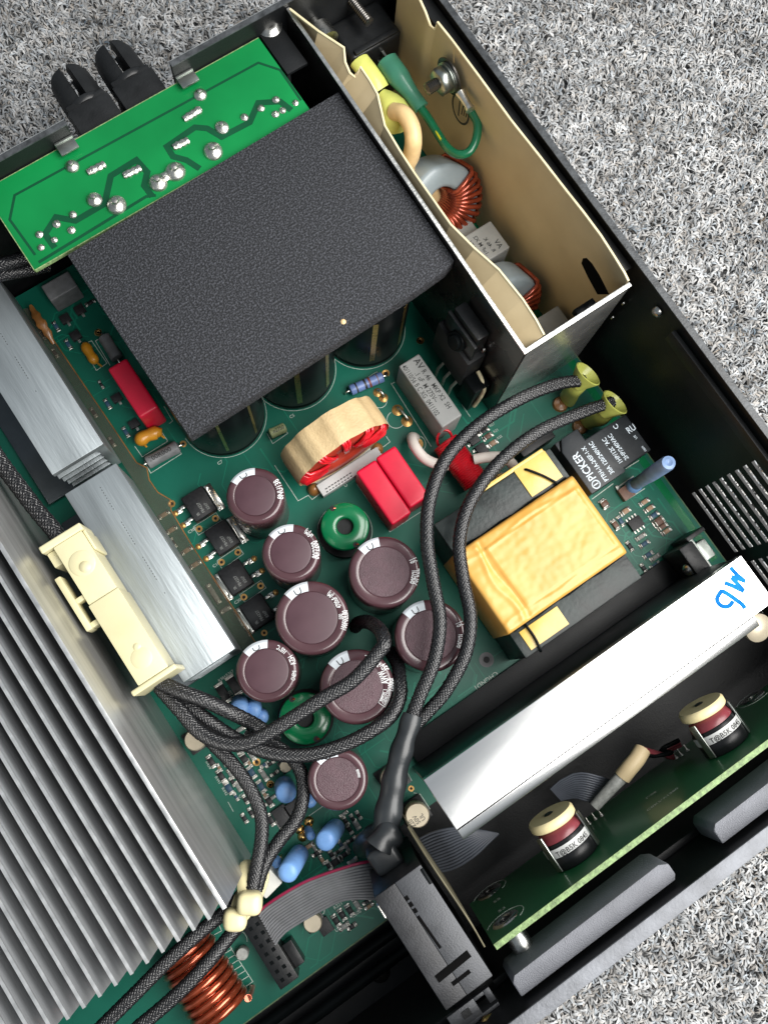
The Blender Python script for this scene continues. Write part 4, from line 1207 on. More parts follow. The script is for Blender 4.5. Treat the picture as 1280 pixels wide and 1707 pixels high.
# ================================================================== purple electrolytic capacitors
def elcap(label, top, R, mark, texts, rough=False, boxed=None, seg=56):
    cx, cy, h = top
    t = thing('electrolytic_capacitor', label, 'capacitor', (cx, cy, 0), 'purple electrolytic capacitors')
    ri = R * 0.70
    MB().lathe([(R - .5, 0), (R, .4), (R, 1.8), (R - .35, 2.6), (R, 3.4), (R, h - 1.3), (R - .25, h - .55), (R - .9, h - .08), (R - 1.4, h), (ri + .35, h), (ri + .1, h - .12), (ri, h - .32)], (cx, cy, 0.02), seg=seg).build('sleeve', 'cap_sleeve', t)
    MB().lathe([(0.1, .32), (ri * .9, .28), (ri - .05, .16), (ri - .02, 0.0)], (cx, cy, h - .30), seg=seg).build('can_top', 'cap_top_rough' if rough else 'cap_top', t)
    a0, a1 = rad(mark[0] - 34), rad(mark[1] - 34)
    mb = MB()
    n = 12
    for i in range(n):
        p, q = a0 + (a1 - a0) * i / n, a0 + (a1 - a0) * (i + 1) / n
        pr = [(ri + .25, h + .06), (R - 1.3, h + .06), (R - .75, h - .02), (R - .1, h - .55), (R + .06, h - 1.4), (R + .06, h - 9)]
        for (r0, z0), (r1, z1) in zip(pr[:-1], pr[1:]):
            mb.add([(cx + r0 * math.cos(p), cy + r0 * math.sin(p), z0), (cx + r1 * math.cos(p), cy + r1 * math.sin(p), z1),
                    (cx + r1 * math.cos(q), cy + r1 * math.sin(q), z1), (cx + r0 * math.cos(q), cy + r0 * math.sin(q), z0)], [(0, 1, 2, 3)])
    mb.build('polarity_mark', 'cap_mark', t)
    mm = MB()
    for fr in (0.36, 0.64):
        a = a0 + (a1 - a0) * fr
        mm.tube([(cx + r_ * math.cos(a), cy + r_ * math.sin(a), h + .1) for r_ in (ri + .6, R - 1.3)], 0.14, 5)
    am = [a0 + (a1 - a0) * (0.36 + 0.28 * k / 6) for k in range(7)]
    mm.tube([(cx + (ri + .6 - .35 * math.sin(math.pi * k / 6)) * math.cos(a), cy + (ri + .6 - .35 * math.sin(math.pi * k / 6)) * math.sin(a), h + .1) for k, a in enumerate(am)], 0.14, 5)
    mm.build('polarity_sign', 'print_black', t)
    if texts:
        tx = MB()
        for s, size, r_, ang, sq in texts:
            arc_text_into(tx, s, size, (cx, cy, h + .07), r_, rad(ang - 34), sq)
        flat_build(tx, 'print', 'print_white', t)
    if boxed:
        bx_ = MB()
        r0, r1, b0, b1 = boxed
        b0, b1 = rad(b0 - 34), rad(b1 - 34)
        arc = [b0 + (b1 - b0) * k / 8 for k in range(9)]
        ring = [(cx + r1 * math.cos(a), cy + r1 * math.sin(a), h + .09) for a in arc] + [(cx + r0 * math.cos(a), cy + r0 * math.sin(a), h + .09) for a in arc[::-1]]
        ring.append(ring[0])
        bx_.tube(ring, 0.09, 5)
        bx_.build('print_frame', 'print_white', t)
    return t


elcap('purple capacitor printed 8NU138, topmost of the cluster by the black transistors', (10.9, 62.5, 32), 9.2, (92, 150), (('8NU138', 2.71, 8.95, -8, .78),))
elcap('purple capacitor printed 80/2200uF, second from the top of the cluster', (10.4, 40.9, 32), 9.2, (86, 142), (('80/2200', 3.19, 8.95, -14, .62), ('uF(M)', 2.24, 8.9, 38, .6)))
elcap('large smooth purple capacitor printed 4700uF in the middle of the cluster', (4.7, 20.2, 32), 11.5, (98, 140), (('4700uF (M)', 2.24, 9.8, 20, .62), ('100F02L80', 2.48, 11.2, -22, .62), ('100', 1.89, 9.6, -4, .7)))
elcap('large rough-topped purple capacitor right of the green toroid, uncovered', (31.5, 19.6, 32), 11.3, (100, 139), (('90F02L', 3.42, 11.0, -24, .56), ('91', 3.42, 11.0, 17, .56)), rough=True)
elcap('large rough-topped purple capacitor crossed by the two braided leads', (32.3, -5, 32), 11.3, (101, 141), (('90F02L', 3.42, 11.0, -24, .56), ('91', 3.42, 11.0, 17, .56)), rough=True)
elcap('small purple capacitor printed 105C just left of the covered green toroid', (-15.7, 14.2, 32), 9.6, (90, 142), (('105\u00b0C', 2.01, 8.6, 44, .7), ('KZH', 2.48, 9.2, 14, .62), ('CHEMI', 1.77, 9.0, -20, .62)))
elcap('large rough-topped purple capacitor crossed by a looping braided cable', (4.6, -5.2, 32), 11.5, (106, 142), (('AWW', 3.42, 9.9, 6, .5), ('NIPPON', 1.36, 9.0, -31, .62), ('CHEMI-CON', 1.59, 10.2, -33, .55), ('35V', 2.83, 11.2, 28, .6), ('2200uF', 2.60, 11.3, -8, .6), ('-25+105\u00b0C', 2.01, 10.0, 40, .7)), rough=True, boxed=(8.1, 10.5, -36, -6))
elcap('small rough-topped purple capacitor standing alone below the others', (-15.5, -24.9, 32), 9.2, (90, 140), (('IIIIIIIIII', 1.18, 6.9, 5, .9),), rough=True)


# ================================================================== green bobbins
def bobbin(label, top, R):
    cx, cy, h = top
    t = thing('green_bobbin', label, 'inductor', (cx, cy, 0), 'green ferrite bobbins')
    MB().lathe([(R * 1.12, 0), (R * 1.12, 3.0), (R * .8, 3.0), (R * .8, h - 2.4)], (cx, cy, 0.02), seg=40).build('winding_base', 'black_matte', t)
    MB().lathe([(R * .36, h - 6), (R * .34, h - .5), (R * .39, h - .05), (R * .52, h), (R - .5, h), (R - .05, h - .5), (R, h - 1.0), (R, h - 2.3), (R * .5, h - 2.4)], (cx, cy, 0.02), seg=48, cap=False).build('disc', 'green_part', t)
    MB().cyl((cx, cy, h - 4.5), R * .35, 0.2, seg=24).build('bore', 'black_matte', t)
    for a in (125, -60):
        x, y = cx + (R - .9) * math.cos(rad(a - 34)), cy + (R - .9) * math.sin(rad(a - 34))
        n_ = MB().cyl((x, y, h - .4), 0.95, 0.48, seg=12).build('notch', 'black_matte', t)
        MB().tube([(x, y, h - .2), (x + .3, y - .2, h + .35), (x + .9, y - .5, h + .2)], 0.25, 6).build('wire_end', 'copper', n_)
    return t


bobbin('green disc bobbin lying uncovered between purple capacitors and red ones', (31, 41, 14), 8.2)
bobbin('green disc bobbin half covered by looping braided cables', (-14.7, -4.5, 14), 8.4)

# ================================================================== red and grey film capacitors
film_cap('red film capacitor of the touching pair, next to the purple capacitor', 44.2, 52.2, 32.3, 54.4, 15, 'red_film', 1.0, group='red film capacitors')
film_cap('red film capacitor of the touching pair, next to the red wound choke', 52.6, 60.6, 33.8, 54.8, 15, 'red_film', 1.0, group='red film capacitors')
film_cap('single red film capacitor tucked along the left edge of the foam', -6.5, 0.8, 108.9, 129.6, 18, 'red_film', 1.0, group='red film capacitors')
t = film_cap('large grey film capacitor with three lines of black print', 76.8, 85.2, 50.4, 76.8, 18, 'grey_film', 0.7)
mb = MB()
text_into(mb, 'AV', 3.4, (82.0, 75.6, 18.03), (0, -1, 0), (1, 0, 0), .9)
text_into(mb, 'R .46   MKP X2  SH', 2.5, (82.2, 71.0, 18.03), (0, -1, 0), (1, 0, 0), .8)
text_into(mb, '.1 uF  M 275V~', 2.5, (79.7, 71.6, 18.03), (0, -1, 0), (1, 0, 0), .8)
text_into(mb, '40/110/56 B C XG  0411102', 2.5, (77.4, 76.0, 18.03), (0, -1, 0), (1, 0, 0), .72)
flat_build(mb, 'print', 'print_black', t)
t = film_cap('dark grey box component behind the left heatsink near the braided cables', -10.4, 0.4, 164.7, 171.5, 10, 'grey_resistor', 0.6)
t['category'] = 'capacitor'

# ================================================================== cream taped toroid
tr = thing('taped_toroid', 'upright toroid choke wrapped in cream tape with red windings', 'choke', (43.6, 66.2, 0.05))
cx, cy, zc, R, ri, ty = 43.6, 65.6, 19.0, 16.2, 7.2, 10.5
MB().lathe([(ri, -ty / 2 + 1), (ri + 1, -ty / 2), (R - 1, -ty / 2), (R, -ty / 2 + 1), (R, ty / 2 - 1), (R - 1, ty / 2), (ri + 1, ty / 2), (ri, ty / 2 - 1), (ri, -ty / 2 + 1)], (cx, cy, zc), (0, 1, 0), 56, cap=False).build('core', 'red_core', tr)
wires = MB()
angs = [-8, -3.5, 1, 5.5, 10, 14.5, 19, 23.5, 28, 50, 54.5, 59, 84, 88.5, 93, 118, 122.5, 127, 150, 154.5, 159, 163.5, 168, 172.5, 177, 181.5, 186, 190.5]
rng = random.Random(3)
for a in angs:
    a += rng.uniform(-1, 1)
    h = ty / 2 + 0.6
    pts = [(ri - .6, -h + 1), (ri + .5, -h - .1), ((R + ri) / 2, -h - .35), (R - .3, -h), (R + .6, -h + 1.2), (R + .75, 0), (R + .6, h - 1.2), (R - .3, h), ((R + ri) / 2, h + .3), (ri + .5, h), (ri - .6, h - 1), (ri - .6, 0)]
    sk_ = rng.uniform(-.3, .3)
    path = []
    for q, yy in pts:
        a2 = rad(a + sk_ * yy)
        path.append(V(cx + q * math.cos(a2), cy + yy, zc + q * math.sin(a2)))
    wires.tube(path, 0.62, 8, closed=True)
wires.build('winding', 'red_wire', tr)
# tape: a band round the outside, lifted where bundles of wire lie under it
nt_, nw = 120, 8
vs, fs = [], []
for i in range(nt_):
    a = 2 * math.pi * i / nt_
    dmin = min(abs(((math.degrees(a) - q + 180) % 360) - 180) for q in angs)
    lift = 1.35 + 0.75 * math.exp(-(dmin / 5.0) ** 2)
    for j in range(nw + 1):
        yy = -ty / 2 + .1 + (ty + .8) * j / nw
        ed_ = abs(j - nw / 2) / (nw / 2)
        rr = R + lift - 0.25 * ed_ ** 4 + rng.uniform(-.04, .04)
        vs.append((cx + rr * math.cos(a), cy + yy, zc + rr * math.sin(a)))
for i in range(nt_):
    i2 = (i + 1) % nt_
    for j in range(nw):
        fs.append((i * (nw + 1) + j, i2 * (nw + 1) + j, i2 * (nw + 1) + j + 1, i * (nw + 1) + j + 1))
MB().add(vs, fs).build('tape', 'cream_tape', tr)
MB().bb(31.5, 57.0, 55.2, 59.8, 0.05, 4.2).build('mount', 'label_white', tr, bevel=0.3)
MB().bb(32, 56.5, 60, 71, 0.05, 1.2).build('mount_base', 'white_plastic', tr, bevel=0.3)
m_ = MB()
for k in range(9):
    m_.bb(33.2 + k * 1.25, 33.9 + k * 1.25, 55.6, 56.0, 4.22, 4.26)
    m_.bb(33.4 + k * 1.25, 34.3 + k * 1.25, 56.7, 57.1, 4.22, 4.26)
m_.build('mount_print', 'print_black', tr, smooth=False)
for c in ((30.5, 59.7, 0), (57.2, 59.7, 0)):
    MB().lathe([(2.4, 0), (2.3, 1.2), (1.4, 2.6), (0.4, 3.2)], (c[0], c[1], 0.02), seg=16).build('glue_dab', 'amber', tr)

# small axial parts
def axial(name, label, cat, a, b, r, m, bands=(), leads=True, txt=None, lift=None):
    a, b = V(a), V(b)
    d = (b - a).normalized()
    t = thing(name, label, cat, ((a.x + b.x) / 2, (a.y + b.y) / 2, 0.02))
    L_ = (b - a).length
    prof = [(r * .5, 0), (r * .95, .4), (r, 1.0), (r * .93, L_ * .3), (r * .93, L_ * .7), (r, L_ - 1), (r * .95, L_ - .4), (r * .5, L_)]
    MB().lathe(prof, a, d, 20).build('body', m, t)
    for f_, bm_ in bands:
        MB().lathe([(r * .97, 0), (r * .97, .8)], a + d * (L_ * f_), d, 20, cap=False).build('band', bm_, t)
    if leads:
        for p, sg in ((a, -1), (b, 1)):
            MB().tube(catmull([p, p + d * sg * 1.0, p + d * sg * 1.5 + V(0, 0, -0.5), V(p.x + d.x * sg * 1.6, p.y + d.y * sg * 1.6, 0)], 0.4), .32, 7).build('lead', 'tin', t)
    if txt:
        side = V(-d.y, d.x, 0)
        mb = MB()
        vs, fs = glyphs(txt)
        w = max(v.x for v in vs)
        sz = r * 1.0
        k = min(sz, L_ * .8 / w)
        mb.add([a + d * (L_ * .1 + v.x * k) + side * ((v.y - .35) * sz) + V(0, 0, math.sqrt(max(0, r * r - ((v.y - .35) * sz) ** 2)) + .03) for v in vs], fs)
        flat_build(mb, 'print', 'print_black', t)
    return t


axial('resistor', 'blue banded resistor behind the cream taped toroid', 'resistor', (60.7, 82.6, 2.2), (73.9, 80.5, 2.2), 2.0, 'blue_resistor', ((.16, 'print_black'), (.42, 'print_black'), (.55, 'rust'), (.80, 'brown_chip')))
axial('small_film_capacitor', 'tiny olive printed block beside the cream taped toroid', 'capacitor', (28.1, 84.7, 2), (34.4, 83.8, 2), 1.9, 'olive', (), False, '1n2750')
axial('wirewound_resistor', 'grey cylinder resistor with printed digits by the orange capacitor', 'resistor', (-13.3, 99.2, 2.4), (-0.7, 98.3, 2.4), 2.4, 'grey_resistor', (), True, '100R000')
axial('wirewound_resistor', 'grey cylinder resistor in shadow at the foam edge above the red capacitor', 'resistor', (-1.7, 147.3, 2.4), (-1.9, 137.3, 2.4), 2.3, 'grey_resistor', (), True)


def bean(label, pts, r, m='orange_cap'):
    t = thing('tantalum_capacitor', label, 'capacitor', (pts[0][0], pts[0][1], 0.02))
    pth = catmull(pts, 0.6)
    n_ = len(pth)
    MB().tube(pth, [r * (0.35 + 0.65 * min(1, 4.5 * min(i, n_ - 1 - i) / n_) ** .5) * (1 - .16 * math.exp(-((i / n_ - .5) / .16) ** 2)) for i in range(n_)], 14).build('body', m, t)
    for p in (pth[2], pth[-3]):
        MB().tube([p, V(p.x + .8, p.y - 1.4, .8), V(p.x + .9, p.y - 1.6, 0)], .4, 7).build('lead', 'orange_cap', t)
    return t


bean('orange bean shaped capacitor below the single red capacitor', [(-12.4, 106.4, 4), (-9.3, 107, 4.6), (-6.5, 106.6, 4.6), (-4.3, 106.1, 4.2), (-5.4, 105.1, 3.8)], 2.6)
bean('orange double-lobed capacitor in the dark strip left of the foam', [(-8.7, 148.4, 3.4), (-9, 145.2, 3.6), (-9, 141.9, 3.6), (-9, 139.5, 3.2)], 2.0)

# ================================================================== red choke with white leads
rc = thing('wound_rod_choke', 'red wire wound rod choke with white leads under the braided cable', 'choke', (79.1, 38.1, 0.05))
a_, b_ = V((76.8, 43.2, 7)), V((78.9, 32.1, 7))
mb = MB()
p0, p1 = V((77.7, 47.6, 6)), V((78.5, 29.4, 6))
L_ = (p1 - p0).length
d_ = (p1 - p0).normalized()
side = V(-d_.y, d_.x, 0)
for k in range(22):
    c_ = p0 + d_ * (L_ * (k + .5) / 22)
    mb.tube([c_ + side * (4.5 * math.cos(2 * math.pi * i / 24)) + V(0, 0, 4.5 * math.sin(2 * math.pi * i / 24)) + d_ * (.35 * math.sin(2 * math.pi * i / 24)) for i in range(24)], .5, 7, closed=True)
mb.build('winding', 'red_dark', rc)
MB().lathe([(3.2, 0), (4.0, .3), (4.0, L_ - .3), (3.2, L_)], p0, d_, 28).build('former', 'red_core', rc)
MB().tube(catmull([(71, 55.8, 0), (68.9, 55.3, 6), (67.3, 51.7, 9), (67.6, 46.8, 9), (69.8, 42.7, 9), (73.1, 39.7, 10)], 1), 1.9, 12).build('lead', 'white_wire', rc)
MB().tube(catmull([(81.7, 36.4, 10), (85.7, 34.4, 11), (89.8, 31.4, 12), (91.6, 27.8, 11), (91.5, 25.4, 8), (89.3, 25.7, 0)], 1), 1.9, 12).build('lead', 'white_wire', rc)
sr = V((77.6, 48.3, 7))
MB().tube([sr + V(2.6 * math.cos(2 * math.pi * i / 20), 2.6 * math.sin(2 * math.pi * i / 20), 1.5 + 2.6 * math.sin(2 * math.pi * i / 20 + .6)) for i in range(20)], .5, 8, closed=True).build('wire_loop', 'red_dark', rc)

# ================================================================== transformer
tf = thing('transformer', 'large transformer with a black core wrapped in yellow tape', 'transformer', (77, -2, 0.05))
X0, X1 = 53.5, 99.8
for y0, y1 in ((-27.8, -18.6), (12.2, 23.6)):
    MB().bb(X0 + .2, X1 + .3, y0, y1, 0.05, 28.5).build('core_limb', 'ferrite', tf, bevel=0.5)
MB().bb(X0 + 4, X1 - .5, -18.5, 12.1, 4, 24).build('core_middle', 'ferrite', tf)
# taped winding: a soft block with a crumpled skin
nx, ny = 92, 64
rng = random.Random(8)
import mathutils
vs, fs = [], []
def skin(u, v):
    x = X0 - .6 + (X1 - X0 + .9) * u
    y = -18.4 + 30.4 * v
    e_ = min(u, 1 - u) * 46
    f_ = min(v, 1 - v) * 30
    z = 32.0 - .9 * math.exp(-e_ / .5) - 1.0 * math.exp(-f_ / .5) + (.35 if .20 < u < .955 and .13 < v < .86 else 0)
    nz = mathutils.noise.noise(V(x * .12, y * .16, 3.1)) * .22 + mathutils.noise.noise(V(x * .4, y * .5, 1.1)) * .12
    rid = .45 * math.exp(-((u - .13 - .02 * math.sin(v * 9)) / .02) ** 2) * (1 if v < .95 else 0)
    rid -= .5 * math.exp(-((u - .18 - .015 * math.sin(v * 7)) / .02) ** 2)
    rid += .28 * math.exp(-((v - .88 + .03 * math.sin(u * 8)) / .022) ** 2) + .25 * math.exp(-((v - .10 - .02 * math.sin(u * 11)) / .02) ** 2)
    return V(x, y, z + (nz + rid) * min(1, e_ / 1.5) * min(1, f_ / 1.5))
for j in range(ny + 1):
    for i in range(nx + 1):
        vs.append(skin(i / nx, j / ny))
for j in range(ny):
    for i in range(nx):
        a = j * (nx + 1) + i
        fs.append((a, a + 1, a + nx + 2, a + nx + 1))
W_ = nx + 1
rim = list(range(0, W_)) + [j * W_ + nx for j in range(1, ny + 1)] + [ny * W_ + i for i in range(nx - 1, -1, -1)] + [j * W_ for j in range(ny - 1, 0, -1)]
base = len(vs)
for k in rim:
    vs.append(V(vs[k].x, vs[k].y, 3.0))
n_ = len(rim)
for k in range(n_):
    fs.append((rim[k], rim[(k + 1) % n_], base + (k + 1) % n_, base + k))
MB().add(vs, fs).build('taped_winding', 'yellow_tape', tf, ang=60)
for x0, x1, y0, y1, zt in ((85.5, 98.0, 13.4, 23.9, 28.9), (56.5, 71.5, -26.6, -19.8, 28.9)):
    MB().bb(x0, x1, y0, y1, zt - .35, zt + .05).build('tape_patch', 'yellow_pale', tf, bevel=0.15)
MB().bb(X0 + 14, X1 - 2, 23.7, 25.0, 8, 28.7).build('tape_flap', 'yellow_pale', tf, bevel=0.2)
for (a, b) in (((89.1, 21.9, 29.2), (95, 12.2, 29.2)), ((59.5, -18.9, 29.2), (58.9, -28.2, 29.2))):
    a, b = V(a), V(b)
    MB().tube(catmull([a + V(0, 0, -1), a + V(0, 0, .3), a.lerp(b, .5) + V(.4, 0, .5), b + V(0, 0, .3), b + V(0, 0, -1)], .8), .45, 7).build('tie_wire', 'black_gloss', tf)
for y in (12.15, -18.5):
    pp = [(X0 + 2 + k * 4.3, y + .25 * math.sin(k * 2.1), 29.0 + .3 * math.sin(k * 1.3)) for k in range(11)]
    MB().tube(catmull(pp, 1.5), .55, 7).build('varnish_seam', 'black_gloss', tf)

# ================================================================== relay
rl = thing('relay', 'black box relay printed PICKER beside the yellow transformer', 'relay', (117, 13, 0.05))
MB().prism([(104.2, 3.5), (118.6, 3.5), (118.8, 4.6), (130.2, 4.6), (130.2, 19.4), (113.4, 19.8), (113.4, 24.4), (106.6, 24.4), (104.2, 20.5)], 0.05, 24).build('case', 'relay_black', rl, bevel=0.5)
MB().prism([(104.3, 20.9), (106.4, 24.4), (104.3, 24.4)], 0.05, 22.6).build('case_corner', 'relay_black', rl, bevel=0.2)
MB().cyl((118.9, 13.4, 23.98), .75, .06, seg=16).build('vent_dimple', 'black_matte', rl)
mb = MB()
text_into(mb, 'PICKER', 3.9, (108.8, 7.1, 24.03), (0, 1, 0), (-1, 0, 0), .86)
text_into(mb, 'PTRH-1A-24SF-1-X', 2.2, (111.9, 4.3, 24.03), (0, 1, 0), (-1, 0, 0), .78)
text_into(mb, '30A 120/240VAC', 2.2, (115.0, 5.2, 24.03), (0, 1, 0), (-1, 0, 0), .82)
text_into(mb, '1HP/120VAC', 2.2, (119.6, 6.4, 24.03), (0, 1, 0), (-1, 0, 0), .86)
text_into(mb, '2HP/240VAC', 2.2, (122.0, 6.4, 24.03), (0, 1, 0), (-1, 0, 0), .86)
text_into(mb, '0809', 1.1, (128.6, 5.2, 24.03), (0, 1, 0), (-1, 0, 0))
text_into(mb, 'C', 2.4, (125.6, 16.8, 24.03), (0, 1, 0), (-1, 0, 0))
text_into(mb, 'RU', 3.2, (127.0, 13.2, 24.03), (1, 0, 0), (0, 1, 0), .8)
text_into(mb, 'US', 1.2, (128.6, 10.4, 24.03), (0, 1, 0), (-1, 0, 0))
mb.tube(ring_pts((107.3, 5.4, 24.04), 1.35, 0, 360, 20), .24, 5)
mb.strip([(106.4, 5.4, 24.03), (108.2, 5.4, 24.03)], .35, .02)
flat_build(mb, 'print', 'print_pale', rl)
tag(MB().bb(97, 111, 27.5, 32.5, .05, 9).build('black_block', 'black_plastic', bevel=.4), 'black block lying under the second braided lead beside the relay', 'component')

# ================================================================== tall blue sleeved resistor and clip
bl = thing('sleeved_resistor', 'tall pale blue sleeved resistor standing beside the relay', 'resistor', (125.6, -1.8, 0))
c = V((126, -2.1, 0))
MB().lathe([(2.2, 6), (2.3, 16), (2.55, 20), (2.55, 37), (2.2, 38.6), (1.2, 38.9), (0.3, 38.2)], c, (0, 0, 1), 24).build('sleeve', 'blue_pale', bl)
MB().lathe([(2.6, 0), (2.7, 1), (2.6, 5.4), (2.0, 6.2)], c, (0, 0, 1), 22).build('foot', 'blue_part', bl)
MB().box(c + V(-3.4, -.6, 1.3), (4.6, 4.8, 2.5), .0).build('foot_block', 'brown_chip', bl, bevel=.2)
for s_ in (-2.2, 2.6):
    MB().box(c + V(-4.6, s_ * 1.0, .5), (1.2, 1.6, 1.0)).build('solder_foot', 'solder', bl, bevel=.2)

clip = thing('transistor_clip', 'black transistor screwed to an upright plate at the bar end', 'transistor', (130.2, -34.4, 0.02))
ccl = V((125.2, -32.8, 14))
MB().box(ccl + V(1.2, -2.0, -6.5), (1.4, 13.5, 15.0)).build('upright_plate', 'zinc', clip, bevel=.15)
MB().box(ccl + V(-2.4, -1.6, -5.2), (5.6, 12.5, 17.6)).build('body', 'black_plastic', clip, bevel=.5)
MB().lathe([(0.3, 1.4), (1.2, 1.3), (2.1, .7), (2.3, 0)], ccl + V(-5.2, -3.2, 0), (-1, 0, .6), 18).build('screw_head', 'screw', clip)
MB().box(ccl + V(4.6, -1.0, -8.0), (4.5, 7.0, 11.8)).build('metal_tab', 'zinc', clip, bevel=.6)
MB().box(ccl + V(4.0, 5.4, -6.6), (7.5, 1.6, 14.6)).build('side_block', 'black_plastic', clip, bevel=.3)

# ================================================================== surface mount power transistors
d_body = proto(MB().bb(-4.3, 4.3, -5.0, 5.0, .3, 4.4), 'body', 'ic_black', bevel=.35)
d_tab = proto(MB().prism([(4.4, -5.3), (7.1, -5.3), (7.1, 5.3), (4.4, 5.3)], .05, .35).prism([(4.4, -5.0), (5.8, -5.0), (5.8, -3.6), (5.2, -3.2), (5.2, 3.2), (5.8, 3.6), (5.8, 5.0), (4.4, 5.0)], .37, 1.5), 'tab', 'tin', bevel=.12)
d_lead = proto(MB().bb(-6.4, -4.25, -.55, .55, 1.3, 1.9).bb(-7.6, -6.3, -.55, .55, .12, 1.2).bb(-9.0, -5.9, -.95, .95, .02, .10), 'lead', 'tin', bevel=.12)
d_pad = proto(MB().lathe([(.1, .55), (.6, .45), (1.1, .02)], (-8.6, 0, 0), seg=10), 'solder_fillet', 'copper_pad')
DL = ('black power transistor nearest the foam, topmost of four by the clear sheet', 'second black power transistor from the top beside the clear sheet',
      'third black power transistor from the top, its metal tab towards the heatsink', 'lowest black power transistor of the row, half in shadow')
for i, (c, rz) in enumerate((((-5.8, 76.6, 2), 0), ((-5.4, 62.3, 2), 0), ((-8.9, 48.1, 2), math.pi), ((-9.1, 34.1, 2), math.pi))):
    t = thing('power_transistor', DL[i], 'transistor', (c[0], c[1], .02), 'black power transistors in a row')
    inst(d_body, 'body', (c[0], c[1], .02), rz, t)
    inst(d_tab, 'tab', (c[0], c[1], .02), rz, t)
    for s_ in (-2.54, 2.54):
        o_ = Matrix.Rotation(rz, 3, 'Z') @ V(0, s_, 0)
        p = (c[0] + o_.x, c[1] + o_.y, .02)
        o = inst(d_lead, 'lead', p, rz, t)
        inst(d_pad, 'solder_fillet', (0, 0, 0), 0, None).parent = o
    mb = MB()
    for k in range(3):
        text_into(mb, ('IR', 'FB4227', '836P')[k], 1.5, (c[0] - 1.6 + k * 2.0, c[1] - 3.6, 4.46), (0, 1, 0), (-1, 0, 0), .9)
    flat_build(mb, 'print', 'grey_chip', t)

# ================================================================== chip components
CHIP = {}


def chip_meshes(l, w, h, m):
    k = (l, w, h, m)
    if k not in CHIP:
        CHIP[k] = (proto(MB().bb(-l / 2 + .35, l / 2 - .35, -w / 2, w / 2, .04, h), 'chip_body', m, bevel=.08),
                   proto(MB().bb(-l / 2, -l / 2 + .42, -w / 2 - .05, w / 2 + .05, .02, h + .05).prism([(-l / 2 - .7, -w / 2 - .12), (-l / 2, -w / 2 - .12), (-l / 2, w / 2 + .12), (-l / 2 - .7, w / 2 + .12)], .02, .28), 'end_cap', 'solder', bevel=.08))
    return CHIP[k]


ORDN = ('first', 'second', 'third', 'fourth', 'fifth', 'sixth', 'seventh', 'eighth', 'ninth', 'tenth', 'eleventh', 'twelfth', 'thirteenth', 'fourteenth', 'fifteenth', 'sixteenth', 'seventeenth', 'eighteenth', 'nineteenth', 'twentieth')
HUE = {'ic_black': 'black', 'tan_chip': 'tan', 'blue_chip': 'dark blue', 'grey_chip': 'pale grey', 'brown_chip': 'brown', 'copper_pad': 'copper'}


def chips(spots, place, group, cat='chip'):
    """alike chips of one cluster, told apart by colour and by their order from the rear of the chassis"""
    seen = {}
    num = {}
    for s_ in spots:
        num[s_[4]] = num.get(s_[4], 0) + 1
    for c, l, w, h, m, ang in sorted(spots, key=lambda s_: -s_[0][1]):
        b_, e_ = chip_meshes(l, w, h, m)
        k = seen.get(m, 0)
        seen[m] = k + 1
        o = inst(b_, 'chip_component', (c[0], c[1], .02), rad(ang))
        which = 'only' if num[m] == 1 else ORDN[k]
        tag(o, '%s tiny %s chip from the rear, %s' % (which, HUE[m], place), cat, group)
        for a in (0, math.pi):
            q = bpy.data.objects.new('end_cap', e_)
            COL.objects.link(q)
            q.parent = o
            q.rotation_euler = (0, 0, a)


R_, C_, B_, G_, K_ = 'ic_black', 'tan_chip', 'blue_chip', 'grey_chip', 'brown_chip'
chips([((126.6, -9.1, 0), 3.0, 1.6, .7, C_, 0), ((126.7, -12, 0), 3.0, 1.6, .9, C_, 0), ((126.6, -14.9, 0), 3.0, 1.6, .6, B_, 0), ((126.6, -17.6, 0), 3.4, 2.6, 1.3, K_, 0),
       ((126.7, -19.9, 0), 3.0, 1.6, .9, K_, 0), ((126.9, -22, 0), 3.0, 1.6, .7, C_, 0), ((113.9, -1.6, 0), 2.6, 2.6, 1.5, K_, 90), ((118.8, -8, 0), 3.0, 1.8, 1.0, C_, 0),
       ((112.8, -9.9, 0), 3.0, 1.8, 1.0, K_, 90), ((115.3, -9.9, 0), 3.0, 1.4, .6, B_, 90), ((118, -18.5, 0), 3.0, 1.5, .6, G_, 0), ((117.5, -21.3, 0), 3.0, 1.5, .6, B_, 0),
       ((116.3, -25.2, 0), 3.0, 1.5, .6, B_, 0), ((117.8, -27.3, 0), 3.0, 1.5, .6, G_, 0), ((112.6, -19, 0), 2.8, 1.4, .6, R_, 90), ((116.1, -29.6, 0), 3.0, 1.5, .6, B_, 0),
       ((118.8, -30.4, 0), 3.0, 1.5, .9, C_, 0), ((120.9, -32.6, 0), 3.0, 1.4, .9, R_, 0), ((112.1, -28.1, 0), 2.4, 1.4, .6, R_, 90)],
      'between transformer and side wall', 'chips right of the transformer')
chips([((93.2, 44.1, 0), 3.0, 1.4, .6, R_, 0), ((93.2, 41.7, 0), 3.0, 1.8, .9, K_, 0), ((93.2, 38.6, 0), 3.0, 1.8, .9, C_, 0)],
      'between the two curving braided leads', 'chips between the braided leads')
